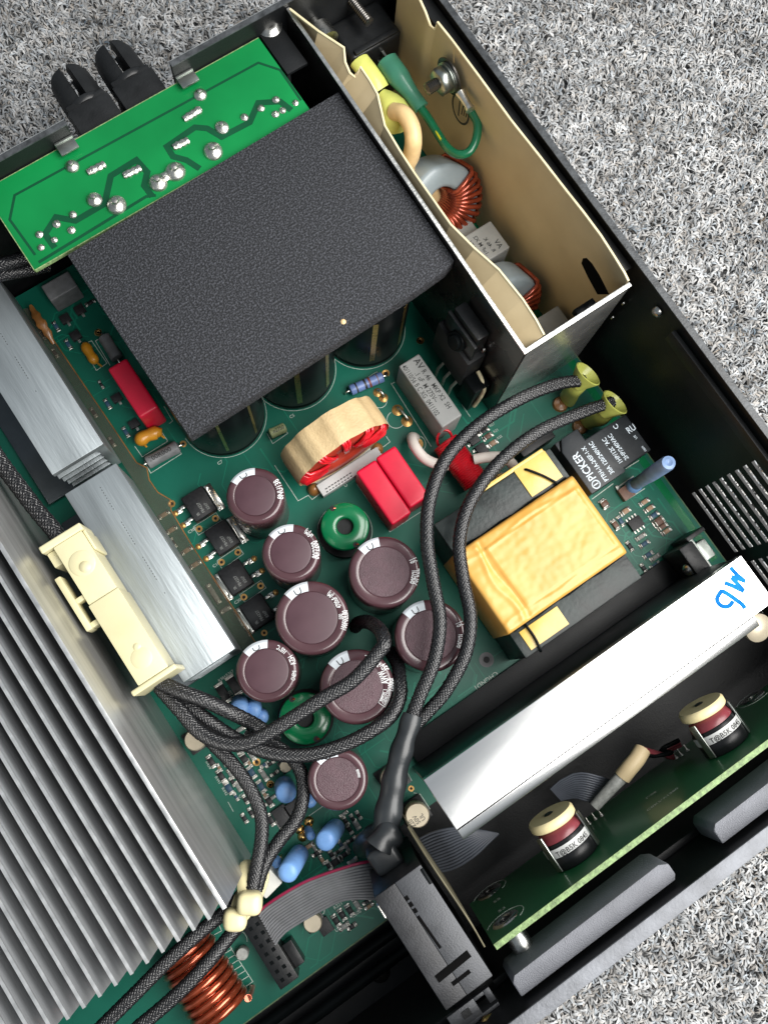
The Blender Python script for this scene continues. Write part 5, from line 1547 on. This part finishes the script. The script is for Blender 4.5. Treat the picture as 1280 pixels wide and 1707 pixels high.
chips([((-13.9, 160.6, 0), 3.0, 1.4, .6, B_, 90), ((-13.7, 152.4, 0), 3.0, 1.4, .6, B_, 90), ((-19.5, 160.4, 0), 2.8, 1.3, .6, R_, 90), ((-19.3, 152.2, 0), 2.8, 1.3, .6, R_, 90),
       ((-13.5, 125.8, 0), 3.0, 1.4, .6, B_, 90), ((-13.5, 113.5, 0), 3.0, 1.4, .6, B_, 90), ((-19.2, 125.8, 0), 2.8, 1.3, .6, R_, 90), ((-19.4, 113.1, 0), 2.8, 1.3, .6, R_, 90),
       ((0.9, 161.8, 0), 2.8, 1.3, .6, R_, 0), ((-11.7, 133.2, 0), 2.2, 1.0, .6, R_, 90)],
      'in the green strip left of the foam', 'chips left of the foam')
chips([((-18, 80.8, 0), 3.0, 1.5, .7, C_, 0), ((-18.6, 74.8, 0), 3.0, 1.5, .7, C_, 0), ((-18.1, 65.8, 0), 3.0, 1.5, .7, C_, 0), ((-18.2, 60, 0), 3.0, 1.5, .7, C_, 0), ((-20.7, 70.7, 0), 2.6, 1.6, .7, R_, 90),
       ((-21.9, 54.8, 0), 2.6, 1.6, .7, G_, 90), ((-18.3, 48, 0), 6.5, 1.6, .9, G_, 90), ((-17.9, 41.1, 0), 2.6, 1.6, .7, G_, 0)],
      'under the clear plastic sheet', 'chips under the clear sheet')
chips([((-48.8, 1, 0), 3.4, 1.8, .7, R_, 90), ((-48.6, -4.8, 0), 3.4, 1.8, .7, R_, 90), ((-48.6, -9.5, 0), 3.4, 1.8, .7, B_, 90), ((-45.7, -6.1, 0), 2.6, 1.3, .6, G_, 90),
       ((-45.8, -10.8, 0), 2.6, 1.3, .6, G_, 90), ((-39.3, -4.4, 0), 3.2, 2.2, .7, R_, 90), ((-39.6, -9.5, 0), 3.2, 1.8, .7, B_, 90), ((-36.7, -12.4, 0), 3.4, 1.6, .8, G_, 90),
       ((-39.4, -15.1, 0), 3.2, 1.8, .7, B_, 90), ((-39.8, -20.5, 0), 3.2, 1.8, .7, R_, 90), ((-42.6, -25.9, 0), 3.2, 1.8, .7, R_, 90), ((-36.6, -4.8, 0), 2.8, 1.6, .9, G_, 90),
       ((-46, -15.7, 0), 2.2, 1.2, .6, R_, 90), ((-45.4, -1.5, 0), 2.2, 1.2, .6, R_, 90), ((-35.4, 4.4, 0), 2.6, 1.4, .7, G_, 0), ((-33.1, -10.6, 0), 2.4, 1.3, .6, R_, 0),
       ((-46.7, -20.3, 0), 2.4, 1.3, .6, R_, 90), ((-49.5, -20.6, 0), 2.4, 1.3, .6, R_, 90),
       ((-46.5, -8.5, 0), 2.2, 1.2, .6, R_, 90), ((-38.7, -2, 0), 2.0, 1.1, .6, G_, 0), ((-38.6, -6.5, 0), 2.0, 1.1, .6, C_, 90), ((-39.9, -18.1, 0), 2.0, 1.1, .6, C_, 90),
       ((-33.5, -14.1, 0), 2.0, 1.1, .6, R_, 0), ((-34.8, -9.8, 0), 2.0, 1.1, .6, B_, 0), ((-38.2, -20.3, 0), 2.2, 1.1, .6, G_, 0), ((-42.7, -20.9, 0), 2.2, 1.2, .6, C_, 0),
       ((-43.9, -24.8, 0), 2.2, 1.2, .6, R_, 90), ((-41.2, -28.8, 0), 2.2, 1.2, .6, G_, 90), ((-47.7, -2.2, 0), 1.8, 1.0, .5, C_, 90), ((-48.1, -13.2, 0), 1.8, 1.0, .5, B_, 90)],
      'beside the lower braided cables', 'chips below the cable bundle')
chips([((-22.4, -40.1, 0), 2.4, 1.3, .6, R_, 90), ((-20, -43.2, 0), 2.4, 1.6, .8, G_, 90), ((-22.8, -43.1, 0), 2.4, 1.3, .6, R_, 90), ((-20, -41, 0), 2.2, 1.2, .6, R_, 90),
       ((-36.8, -40, 0), 2.6, 1.4, .7, C_, 0), ((-36, -43.4, 0), 2.4, 1.4, .6, R_, 0), ((-32.1, -46.4, 0), 2.4, 1.4, .6, R_, 90), ((-32.4, -49.1, 0), 3.6, 2.2, .8, R_, 0),
       ((-28.6, -48.9, 0), 2.6, 1.4, .6, R_, 0), ((-27.5, -52.1, 0), 2.4, 1.4, .6, G_, 0), ((-34.8, -48.8, 0), 2.4, 1.4, .6, R_, 90), ((-39.1, -28.9, 0), 2.8, 1.3, .6, 'copper_pad', 0),
       ((-21.7, -38, 0), 2.0, 1.1, .6, G_, 0), ((-17.8, -41.1, 0), 2.0, 1.1, .6, R_, 90), ((-24.1, -46.2, 0), 2.2, 1.2, .6, R_, 0), ((-27.8, -45.5, 0), 2.2, 1.2, .6, B_, 90), ((-26.7, -47.3, 0), 2.0, 1.1, .6, G_, 90),
       ((-21.9, -46.6, 0), 2.2, 1.2, .6, C_, 0), ((-35.6, -46.1, 0), 2.2, 1.2, .6, C_, 90), ((-35.6, -41.5, 0), 2.0, 1.1, .6, G_, 90), ((-29.9, -46.9, 0), 2.0, 1.1, .6, R_, 0)],
      'around the leaning blue cylinders', 'chips around the blue parts')
chips([((-42.2, -64.4, 0), 3.0, 1.8, .7, R_, 90), ((-39.6, -64, 0), 3.0, 1.8, .7, R_, 90), ((-36.8, -64.2, 0), 3.0, 1.8, .7, R_, 90), ((-33.8, -64.1, 0), 2.8, 1.6, .9, G_, 90), ((-41.1, -67.4, 0), 2.8, 1.6, .8, G_, 0),
       ((-39, -68.9, 0), 2.4, 1.4, .6, R_, 0), ((-30.7, -65.3, 0), 2.2, 1.2, .6, R_, 0), ((-30.9, -66.9, 0), 2.2, 1.2, .6, C_, 0)],
      'beside the red edged ribbon cable', 'chips beside the ribbon cable')
chips([((-33.5, 17.8, 0), 6.2, 3.0, .8, R_, 90), ((-29.1, 17.9, 0), 6.2, 3.0, .8, R_, 90)],
      'marked 220, beside the small purple capacitor', 'black 220 resistors', 'resistor')
# chip markings and copper end pads of the two 220 resistors
mk = MB()
for c in ((-34, 16.4, 0), (-29.3, 16.3, 0)):
    text_into(mk, '220', 1.9, (c[0] - 1.6, c[1] - 1.9, .9), (0, 1, 0), (-1, 0, 0))
flat_build(mk, 'resistor_print', 'grey_chip', board)


def ic(label, c, l, w, h, pins, ang, pitch=1.27, group=None):
    t = thing('integrated_circuit', label, 'chip', (c[0], c[1], .02), group)
    Mz = Matrix.Rotation(rad(ang), 3, 'Z')
    MB().box((c[0], c[1], .12 + h / 2), (l, w, h), rad(ang)).build('package', 'ic_black', t, bevel=.15)
    for sd, n_ in ((1, pins[0]), (-1, pins[1])):
        for k in range(n_):
            p = Mz @ V((k - (n_ - 1) / 2) * pitch, sd * (w / 2 + .55), 0)
            MB().box((c[0] + p.x, c[1] + p.y, .25), (.5, 1.1, .32) if pitch < 1.5 else (.9, 1.2, .4), rad(ang)).build('pin', 'solder', t)
    return t


ic('black eight legged chip beside the yellow transformer', (119.1, -13.6, 0), 5.0, 4.0, 1.5, (4, 4), 0)
ic('small black square chip between the braided leads, nearer the red choke', (88.2, 43.8, 0), 4.2, 3.8, 1.6, (2, 1), 90, 2.4)
ic('small black square chip half under the second braided lead', (88.5, 38.8, 0), 4.2, 3.8, 1.6, (2, 1), 90, 2.4)
ic('small black three legged part against the dark grey box component', (-9.6, 160.9, 0), 3.6, 3.2, 1.6, (0, 1), 0, 2.0)
ic('small black three legged part at the foam edge near the dark grey box', (-3.6, 161.1, 0), 3.6, 3.2, 1.6, (0, 1), 0, 2.0)
ic('small black part above the orange double-lobed capacitor', (-9.8, 153.4, 0), 3.6, 3.2, 1.8, (0, 1), 0, 2.0)
ic('small black part against the side of the single red capacitor', (-9.6, 125.6, 0), 3.6, 2.8, 1.6, (0, 1), 0, 2.0)
ic('small black part between red capacitor and orange bean capacitor', (-9.5, 114.2, 0), 3.6, 2.8, 1.6, (0, 1), 0, 2.0)
ic('flat black chip below the lone upright blue cylinder', (-38.8, -26.8, 0), 6.0, 5.0, 1.2, (0, 2), 90, 2.0)
ic('dark flat chip below the lone upright blue cylinder, nearer the cable', (-34.6, -27.5, 0), 5.5, 5.0, 1.2, (0, 0), 90)
ic('olive black flat chip under the edge of the ribbon cable', (-46.1, -63.7, 0), 5.0, 4.2, 1.0, (0, 0), 90)


# ================================================================== blue sleeved thermistors, small cans
def blue_tube(label, base, top, r):
    base, top = V(base), V(top)
    d = (top - base)
    L_ = d.length
    t = thing('blue_sleeved_part', label, 'thermistor', (base.x, base.y, .02), 'blue sleeved parts')
    MB().lathe([(r * .75, 0), (r * .95, 1.0), (r, L_ * .5), (r * .97, L_ - 1.0), (r * .8, L_ - .25), (r * .35, L_ + .1), (.1, L_ + .12)], base, d, 24).build('sleeve', 'blue_part', t)
    for s_ in (-1, 1):
        MB().tube([base + V(s_ * 1.2, 0, 1.5), V(base.x + s_ * 1.4, base.y, 0)], .4, 7).build('lead', 'gold', t)
    return t


blue_tube('bright blue upright cylinder alone beside the vertical braided cable', (-32.8, -19, 2), (-32.1, -20.5, 17), 3.4)
blue_tube('blue leaning cylinder right of the braided cables, under the lone purple capacitor', (-26, -39.9, 2), (-29.7, -39.2, 20), 3.3)
blue_tube('blue leaning cylinder lowest, just above the ribbon cable', (-40.2, -39.9, 2), (-44.5, -40.5, 20), 3.3)
blue_tube('leftmost blue rounded part of the three touching under the small purple capacitor', (-30.4, 11.8, 2), (-30.4, 9.7, 16), 3.1)
blue_tube('middle blue rounded part of the three touching under the small purple capacitor', (-27.3, 8.5, 1.5), (-27.7, 7, 12), 3.0)
blue_tube('rightmost lowest blue part of the three touching under the small purple capacitor', (-26.5, 4.7, 1.2), (-26.7, 3.4, 8), 2.4)
for lab, p0, p1, r in (('small blue sliver of a part left of the leaning blue cylinder', (-33.9, -35.1, 2), (-33.5, -36.8, 10), 1.5), ('small blue part tucked between braided cable and lone purple capacitor', (-28.9, -28.1, 2), (-27.5, -27.3, 9), 2.2),
                       ('small blue part at the left of the lowest blue cylinder', (-47.3, -37.3, 2), (-47.6, -37.6, 9), 1.5)):
    blue_tube(lab, p0, p1, r)


def can(label, top, r, txt, dark_half=True):
    cx, cy, h = top
    t = thing('small_can_capacitor', label, 'capacitor', (cx, cy, .02), 'small silver can capacitors')
    MB().bb(cx - r - .3, cx + r + .3, cy - r - .3, cy + r + .3, .02, .9).build('base', 'black_plastic', t, bevel=.2)
    MB().lathe([(r * .92, .9), (r * .92, 1.6), (r, 2.1), (r, h - .5), (r * .9, h)], (cx, cy, 0), seg=28).build('can', 'can_silver', t)
    if txt:
        mb = MB()
        for k, s in enumerate(txt):
            text_into(mb, s, r * .52, (cx - r * .55 + k * r * .48, cy - r * .62, h + .03), (0, 1, 0), (-1, 0, 0), .9)
        flat_build(mb, 'print', 'print_black', t)
    return t


can('small pale can capacitor with black print between heatshrink and aluminium bar', (-1.6, -50.8, 9), 4.0, ('220', '50V', 'UL'))
can('small can capacitor half covered by the black heatshrink', (-1.7, -37.3, 7), 4.4, None)
can('small silver can capacitor marked 25 beside the vertical braided cable', (-28.8, -14, 6), 2.0, ('25',))
can('small pale can capacitor half hidden between heatsink and cable bundle', (-48.7, 9.8, 6), 3.6, None)
can('pale can capacitor peeping out from under the ribbon cable edge', (-48.1, -59.7, 6), 3.0, None)

# ================================================================== copper coil, header, locating pin
co = thing('air_coil', 'thick copper wire coil lying on the board at the bottom', 'coil', (-84.5, -55, .05))
mb = MB()
pts = []
for i in range(9 * 20 + 1):
    a = 2 * math.pi * i / 20
    pts.append(V(-84.6 + 8.6 * math.cos(a), -42.5 - 23.5 * i / 180, 9.7 + 8.4 * math.sin(a)))
MB().tube(pts, 1.15, 10).build('turns', 'copper', co)
for p in (pts[0], pts[-1]):
    MB().tube([p, p + V(.5, 0, -4), p + V(.5, 0, -9.6)], 1.05, 8).build('wire_end', 'copper', co)

hd = thing('header_socket', 'black two row pin header socket at the end of the ribbon cable', 'connector', (-65.6, -59.3, 0.02))
h0, h1 = V((-63, -45.8, 9)), V((-63.5, -69, 9))
hx = (h0.x + h1.x) / 2
MB().bb(hx - 3.4, hx + 3.4, h1.y - 1, h0.y + 1.5, .05, 9).build('housing', 'black_plastic', hd, bevel=.3)
for k in range(8):
    for s_ in (-1.3, 1.3):
        MB().box((hx + s_, h0.y - .6 - (h0.y - h1.y) * k / 7.6, 9.01), (1.2, 1.2, .04)).build('pin_hole', 'black_gloss', hd)
MB().bb(hx + 3.45, hx + 6.8, h1.y + 1, h0.y - 14, .05, 6).build('key_side', 'black_plastic', hd, bevel=.3)
lp = V((-72, -55.2, 0))
tag(MB().lathe([(2.0, 0), (2.0, 3.2), (1.8, 3.6), (.2, 3.7)], (lp.x, lp.y, .02), seg=22).build('locating_pin', 'grey_chip'), 'short grey locating pin on the board beside the header socket', 'pin')


# ================================================================== flat ribbon cables
def ribbon(name, label, left, right, n_w, m, edge_m, first_red, loc):
    t = thing(name, label, 'ribbon cable', loc)
    A, B = catmull(left, 2.0), catmull(right, 2.0)
    m_ = min(len(A), len(B))
    rs = lambda P: [P[int(round(i * (len(P) - 1) / (m_ - 1)))] for i in range(m_)]
    A, B = rs(A), rs(B)
    for w in range(n_w):
        f0 = (w + .5) / n_w
        path = [A[i].lerp(B[i], f0) for i in range(m_)]
        wd = sum((A[i] - B[i]).length for i in range(m_)) / m_ / n_w
        MB().tube(path, wd * .54, 8).build('conductor', edge_m if (first_red and w == 0) else m, t)
    return t


ribbon('ribbon_cable', 'grey ribbon cable with a red edge reaching the header socket', [(-60, -46.4, 10), (-56.6, -45.5, 11), (-42.6, -45.7, 16), (-29.1, -48.6, 20), (-22.3, -51, 20), (-18.1, -54.5, 14)],
       [(-60.6, -57.9, 10), (-55.5, -56.3, 11), (-42.1, -56.7, 15), (-34.3, -57.7, 18), (-27.5, -62.4, 17), (-24.7, -67.1, 10)], 13, 'ribbon', 'ribbon_red', True, (-43.8, -52.9, 5))
ribbon('ribbon_cable', 'dim grey ribbon cable passing under the left end of the aluminium bar', [(-5.7, -56.9, 8), (-1.7, -56.8, 11), (2.2, -57.6, 14), (5.6, -59.2, 15), (8.6, -61.8, 15), (11.7, -64.5, 14)],
       [(-5.9, -69.7, 8), (-1.8, -70.8, 11), (3.4, -70.9, 14), (8.2, -70.5, 15), (12.5, -69.8, 15), (16.9, -69.4, 14)], 14, 'ribbon_dark', 'ribbon_dark', False, (-0.7, -66.4, 5))
ribbon('ribbon_cable', 'dark ribbon cable fanning out below the middle of the aluminium bar', [(38.9, -67.9, 12), (44.9, -67, 14), (49.7, -68.4, 16), (53, -71.5, 17), (56.7, -76.1, 15)],
       [(39.7, -73, 12), (43.2, -74.2, 14), (45.1, -76.1, 16), (47.1, -78.6, 16), (49.3, -80.6, 14)], 12, 'ribbon_dark', 'ribbon_dark', False, (49.2, -75.3, 5))
wp_ = thing('taped_wires', 'grey cable with cream tape and red wires below the aluminium bar', 'wire lead', (59.6, -79.4, 10))
MB().tube(catmull([(46.3, -78.6, 20), (51.8, -77.2, 21), (56.7, -76, 22), (59.5, -75.6, 22)], 1.5), [1.8 + .05 * i for i in range(len(catmull([(46.3, -78.6, 20), (51.8, -77.2, 21), (56.7, -76, 22), (59.5, -75.6, 22)], 1.5)))], 12).build('sheath', 'grey_chip', wp_)
MB().tube(catmull([(58.8, -75.8, 22), (62.2, -74.6, 23), (65.7, -73.8, 23), (69.2, -72.7, 22)], 1.2), 2.7, 14).build('tape', 'fishpaper', wp_)
for k in range(3):
    MB().tube(catmull([V((69.2, -73.1, 22)) + V(0, k - 1, k * .5), V((71.2, -75.5, 21)) + V(0, k - 1, 0), V((75, -78.3, 20)) + V(2, -1 - k, -k), V((75.4, -77.4, 18)) + V(0, -k, -1 - k), V((82.3, -78.3, 18)) + V(0, -k, -1 - k)], 1.5), .75, 8).build('wire', 'maroon' if k else 'black_gloss', wp_)


# ================================================================== braided cables
def cable(name, label, pts, r, group=None, ends=True, strands=12):
    path = catmull(pts, 0.55)
    # even spacing
    d = [0.0]
    for a, b in zip(path[:-1], path[1:]):
        d.append(d[-1] + (b - a).length)
    L_ = d[-1]
    n_ = max(8, int(L_ / 0.5))
    ev = []
    j = 0
    for i in range(n_ + 1):
        s_ = L_ * i / n_
        while j < len(d) - 2 and d[j + 1] < s_:
            j += 1
        f_ = (s_ - d[j]) / max(1e-6, d[j + 1] - d[j])
        ev.append(path[j].lerp(path[j + 1], min(1, f_)))
    T, N, B = frames(ev)
    t = thing(name, label, 'cable', (ev[0].x, ev[0].y, min(p.z for p in ev)), group)
    MB().tube(ev[::3] + [ev[-1]], r * .93, 12).build('core', 'sleeving', t)
    P_ = np.array([p[:] for p in ev])
    Nn = np.array([p[:] for p in N])
    Bb = np.array([p[:] for p in B])
    ss = np.linspace(0, L_, n_ + 1)
    k_ = 0.85 / r
    verts, faces = [], []
    off = 0
    hw = math.pi / strands * 0.66
    for sg in (1, -1):
        for q in range(strands):
            th = 2 * math.pi * q / strands + sg * k_ * ss + (0.5 * math.pi / strands if sg > 0 else 0)
            wv = np.cos(strands * k_ * ss + math.pi * q) * sg
            rows = []
            for e_, lift in ((-1, -0.05), (0, 0.10), (1, -0.05)):
                tt = th + e_ * hw
                rr = r * (1.0 + lift) + 0.13 * wv
                rows.append(P_ + Nn * (np.cos(tt) * rr)[:, None] + Bb * (np.sin(tt) * rr)[:, None])
            co_ = np.stack(rows, 1).reshape(-1, 3)
            verts.append(co_)
            i = np.arange(n_)
            for e_ in (0, 1):
                a = off + i * 3 + e_
                faces.append(np.stack([a, a + 1, a + 4, a + 3], 1))
            off += len(co_)
    vv = (np.concatenate(verts) - np.array(ORG[t.name][:])) * S
    ff = np.concatenate(faces)
    me = bpy.data.meshes.new('braid')
    me.vertices.add(len(vv))
    me.vertices.foreach_set('co', vv.ravel())
    me.loops.add(ff.size)
    me.loops.foreach_set('vertex_index', ff.ravel())
    me.polygons.add(len(ff))
    me.polygons.foreach_set('loop_start', np.arange(len(ff)) * 4)
    me.update(calc_edges=True)
    me.polygons.foreach_set('use_smooth', [True] * len(ff))
    me.materials.append(MATS['braid'])
    o = bpy.data.objects.new('braid', me)
    COL.objects.link(o)
    o.parent = t
    tag(o, kind='stuff')
    return t


# the two mains leads and their yellow boots
l1 = cable('braided_lead', 'black braided lead arching highest from the yellow sleeve nearer the filter box',
      [(126.7, 37.4, 20), (117, 40.6, 24), (101.8, 42.4, 30), (83.4, 42, 36), (67.4, 38.3, 39), (55.4, 30.3, 40), (47.1, 20, 40), (41.3, 8.2, 40), (36.3, -2.7, 40), (28.4, -11.5, 39), (18.8, -18, 37), (11.7, -22.9, 35)], 1.94, 'braided leads with yellow sleeves')
l2 = cable('braided_lead', 'black braided lead running beside the yellow transformer from the sleeve at the relay',
      [(130.5, 25.7, 20), (119.2, 27.8, 24), (100.3, 30, 30), (82.2, 28.4, 35), (66.2, 22.8, 37), (55.9, 14.5, 38), (49.9, 3.9, 38), (44.9, -7.2, 38), (37.5, -15.4, 37), (26.8, -21.2, 35), (18.8, -23.5, 33), (12.3, -25, 32)], 1.91, 'braided leads with yellow sleeves')
for lead, p, q in ((l1, (128, 38.1, 20), (125, 37.1, 2)), (l2, (129.9, 24.8, 20), (126.1, 26.3, 2))):
    p, q = V(p), V(q)
    d = (p - q).normalized()
    ax = V(.75, .1, .75)
    MB().lathe([(2.6, -4.5), (3.4, -2.5), (4.9, .5), (5.3, 1.6), (4.9, 1.8), (3.0, -1.0), (2.4, -3.0)], p, ax, 24, cap=False).build('sleeve_boot', 'lime_sleeve', lead)
    MB().tube(catmull([p - ax.normalized() * 2.5, p - ax.normalized() * 5 + V(0, 0, -3), q + V(0, 0, 3), q], 1), 3.4, 12, flat=.6).build('sleeve_neck', 'lime_sleeve', lead)
    MB().lathe([(3.0, 0), (2.6, 1.2), (1.0, 1.8)], (q.x - 2.5, q.y, .02), seg=14).build('solder_foot', 'amber', lead)

# heatshrink over the joined leads
hsn = thing('heatshrink_joint', 'black heatshrink tube joining the braided leads behind the switch module', 'heatshrink', (-5.6, -39.7, 20))
pth = catmull([(13.9, -21.5, 36), (6.8, -27, 36), (0, -33, 35), (-6.3, -39.3, 34), (-11.9, -45.1, 33)], 1.2)
n_ = len(pth)
MB().tube(pth, [3.0 + 1.3 * i / n_ + .25 * math.sin(i * .9) for i in range(n_)], 18, flat=.85).build('tube', 'heatshrink', hsn)
pth2 = catmull([(-9.9, -46.2, 34), (-13.5, -46.5, 36), (-15.8, -47.4, 36)], .8)
MB().tube(pth2, [4.4, 5.0] + [4.2] * 40 if False else [4.3 + .5 * math.sin(i) for i in range(len(pth2))], 16, flat=.8).build('fold', 'heatshrink', hsn)
e0 = [(-20.7, -47, 38), (-11.6, -47.3, 38), (-11.7, -55.2, 38), (-20.5, -54.8, 38)]
mb = MB()
mb.prism([p[:2] for p in e0], 20, 38)
mb.build('terminal_hood', 'heatshrink', hsn, bevel=1.8, seg=3)
pth = catmull([(-12.3, -45.3, 30), (-16.2, -45.5, 26), (-19, -46.9, 20), (-21.2, -48.5, 12)], 1.2)
MB().tube(pth, 3.6, 14).build('second_tube', 'heatshrink', hsn)

# cables from the cream connector
GR = 'black braided cables from the cream connector'
cable('braided_cable', 'black braided cable on top leaving the cream connector and dipping under the crossing one', [(-44.9, 30.4, 34), (-40.2, 23.4, 36), (-35.5, 16.9, 36), (-31.2, 9.5, 33), (-27.7, 2.2, 26), (-25.9, -4.7, 18)], 2.02, GR)
cable('braided_cable', 'black braided cable crossing over the half covered green bobbin and looping round the rough capacitor', [(-45.3, 28.3, 32), (-43.5, 18.6, 34), (-42, 10.3, 35), (-38, 3.7, 36), (-31.9, -0.5, 37), (-23.9, -1.7, 38), (-15.4, -2, 39), (-5.3, -2.3, 40), (4.7, -2.8, 41), (15.6, -0.1, 42), (18.4, 1.3, 42), (19.7, 5.1, 38), (18.8, 9.4, 28), (16.7, 11.5, 14), (15.5, 11.2, 6)], 1.98, GR)
cable('braided_cable', 'black braided cable sweeping lowest round the right of the rough capacitor', [(-45.9, 30.1, 29), (-41.8, 21.1, 31), (-38.9, 12.8, 31), (-35.6, 4.2, 30), (-31, -3.7, 30), (-25.2, -9.7, 31), (-17.8, -14.4, 32), (-8.5, -17.3, 33), (0.5, -18.5, 34), (8.2, -18.2, 34), (13.9, -15, 33), (16.9, -10.6, 30), (19.3, -6.7, 24), (20.2, -2.7, 16)], 1.98, GR)
cable('braided_cable', 'black braided cable running down left beside the heatsink face to the cable tie', [(-43.5, 14.5, 24), (-41.6, 5, 26), (-39.7, -4, 27), (-39.2, -12.7, 28), (-40.4, -20.4, 29), (-43.5, -26, 30), (-48.5, -31.7, 31), (-54.2, -37.3, 31)], 1.91, GR)
cable('braided_cable', 'black braided cable bending right past the lone blue cylinder to the cable tie', [(-32.2, 2, 20), (-28, -3.7, 22), (-24.6, -10.4, 24), (-24.1, -17.4, 25), (-27.5, -23.8, 26), (-33, -28.2, 26), (-40.2, -30.3, 27), (-47.2, -33.2, 28), (-53.4, -38, 29)], 1.91, GR)
cable('braided_cable', 'black braided cable from the tie passing above the copper coil along the fin ends', [(-53.9, -35.8, 24), (-62.3, -38.3, 24), (-73.8, -39, 26), (-85.6, -40.3, 27), (-97.7, -42.4, 28), (-109.8, -44.5, 28), (-120.9, -46.5, 28)], 1.91, GR)
cable('braided_cable', 'black braided cable from the tie crossing over the middle of the copper coil', [(-62, -43.7, 24), (-67.2, -45, 25), (-75, -47, 27), (-84.1, -48.9, 28), (-93.7, -50.1, 28), (-102.8, -50.8, 28), (-110.8, -52.2, 28)], 1.91, GR)
cable('braided_cable', 'thick black braided cable entering the far end of the cream connector', [(-50.5, 130.4, 34), (-49.7, 122.3, 34), (-49.5, 114, 34), (-48.6, 104.6, 35), (-47.6, 94.7, 36), (-46.4, 86.8, 37), (-46.1, 82.4, 37)], 2.37, GR)
cable('braided_cable', 'black braided cable under the green output board corner, upper of two', [(-24.9, 171.7, 40), (-19.8, 169.5, 40), (-14.4, 167.6, 40), (-8.4, 167.2, 38), (-2.2, 168.3, 34)], 1.98, GR)
cable('braided_cable', 'black braided cable under the green output board corner, lower of two', [(-26.6, 171.7, 36), (-21.6, 169.2, 36), (-16.4, 166.8, 36), (-10.1, 165.5, 34), (-4.2, 165.8, 30)], 1.98, GR)

# ================================================================== cream connector
cn = thing('cable_connector', 'cream plastic in-line cable connector lying beside the block heatsink', 'connector', (-44, 55, 30))
ZN = 45.0
body = [(-47.7, 79.8, 45), (-38.2, 76.9, 45), (-38.5, 30.7, 45), (-48.2, 30.4, 45)]
xl = (body[0][0] + body[3][0]) / 2
xr = (body[1][0] + body[2][0]) / 2
yr, yf, ym = 79.2, 30.6, 58.6
MB().bb(xl, xr, ym, yr, 30, ZN).build('plug_half', 'cream_plastic', cn, bevel=.5)
MB().bb(xl - .2, xr + .35, yf, ym - .05, 29.6, ZN + .5).build('socket_half', 'cream_plastic', cn, bevel=.5)
MB().bb(xl - 3.0, xr + 2.2, yf - 1.8, yf - .05, 29.0, ZN + .6).build('front_flange', 'cream_plastic', cn, bevel=.6, seg=3)
MB().bb(xl - 3.6, xr + .8, yr + .05, yr + 2.4, 31, ZN + .3).build('rear_flange', 'cream_plastic', cn, bevel=.6, seg=3)
MB().bb(xl - 3.0, xl - .05, yr - 5, yr - .05, 30, ZN - 2.5).bb(xr + .05, xr + 1.0, yr - 7, yr - .05, 30, ZN - 1).build('key', 'cream_plastic', cn, bevel=.5)
# latch arm held off the side
l0, l1_ = V((-51.3, 71, 44)), V((-51.9, 52.4, 44))
MB().bb(xl - 4.6, xl - 2.6, l1_.y, l0.y, 38, 44.6).build('latch_arm', 'cream_plastic', cn, bevel=.5)
MB().bb(xl - 2.65, xl - .05, (l0.y + l1_.y) / 2 - .6, (l0.y + l1_.y) / 2 + 1.0, 40, 44).bb(xl - 2.65, xl - .25, l1_.y + .2, l1_.y + 2.0, 38.5, 43.5).build('latch_bridge', 'cream_plastic', cn, bevel=.3)
xm = (xl + xr) / 2
MB().lathe([(4.0, 0), (3.6, .3), (.4, .05)], (xm, 70.5, ZN + .0), seg=28).build('sunken_dish', 'cream_plastic', cn)
MB().lathe([(2.0, 0), (1.4, .6), (.2, .8)], (xm + .2, 69.0, ZN), seg=20).build('gate_pip', 'cream_plastic', cn)
MB().lathe([(3.2, 0), (2.6, .25), (.2, .3)], (xm, 37.0, ZN + .5), seg=28).build('gate_dish', 'cream_plastic', cn)
MB().lathe([(1.2, 0), (.8, .3), (.2, .35)], (xm + .6, 40.5, ZN + .5), seg=20).build('gate_pip', 'cream_plastic', cn)

# ================================================================== cable tie
ct = thing('cable_tie', 'cream nylon cable ties with rounded heads gripping the cables', 'cable tie', (-61.1, -41.7, 20))
for c, s_ in (((-55.8, -39.3, 34), (3.7, 3.4, 3.6)), ((-62.1, -41, 32), (3.5, 3.3, 3.4))):
    c = V(c)
    mb = MB().box(c, tuple(2 * q for q in s_), rad(-35))
    mb.build('head', 'nylon', ct, bevel=3.0, seg=5)
MB().tube(catmull([(-56, -39.5, 33), (-56.2, -36, 32), (-53.9, -32.1, 30), (-51.6, -30.2, 26), (-48.5, -35.8, 24), (-53.4, -40.4, 28), (-54.6, -40.1, 33)], 1.0), 1.7, 10, flat=.35).build('strap', 'nylon', ct)
MB().tube(catmull([(-62.3, -41.1, 31), (-60.1, -38.2, 30), (-57.1, -36.6, 27), (-56.3, -41.1, 26), (-60.4, -42.3, 30)], 1.0), 1.6, 10, flat=.35).build('strap', 'nylon', ct)
pc = V((-51.7, -40.2, 10))
tag(MB().box(pc, (7.0, 6.0, 12), rad(10)).build('plastic_clip', 'white_plastic', bevel=.6), 'off-white plastic clip hidden behind the cable tie', 'clip')
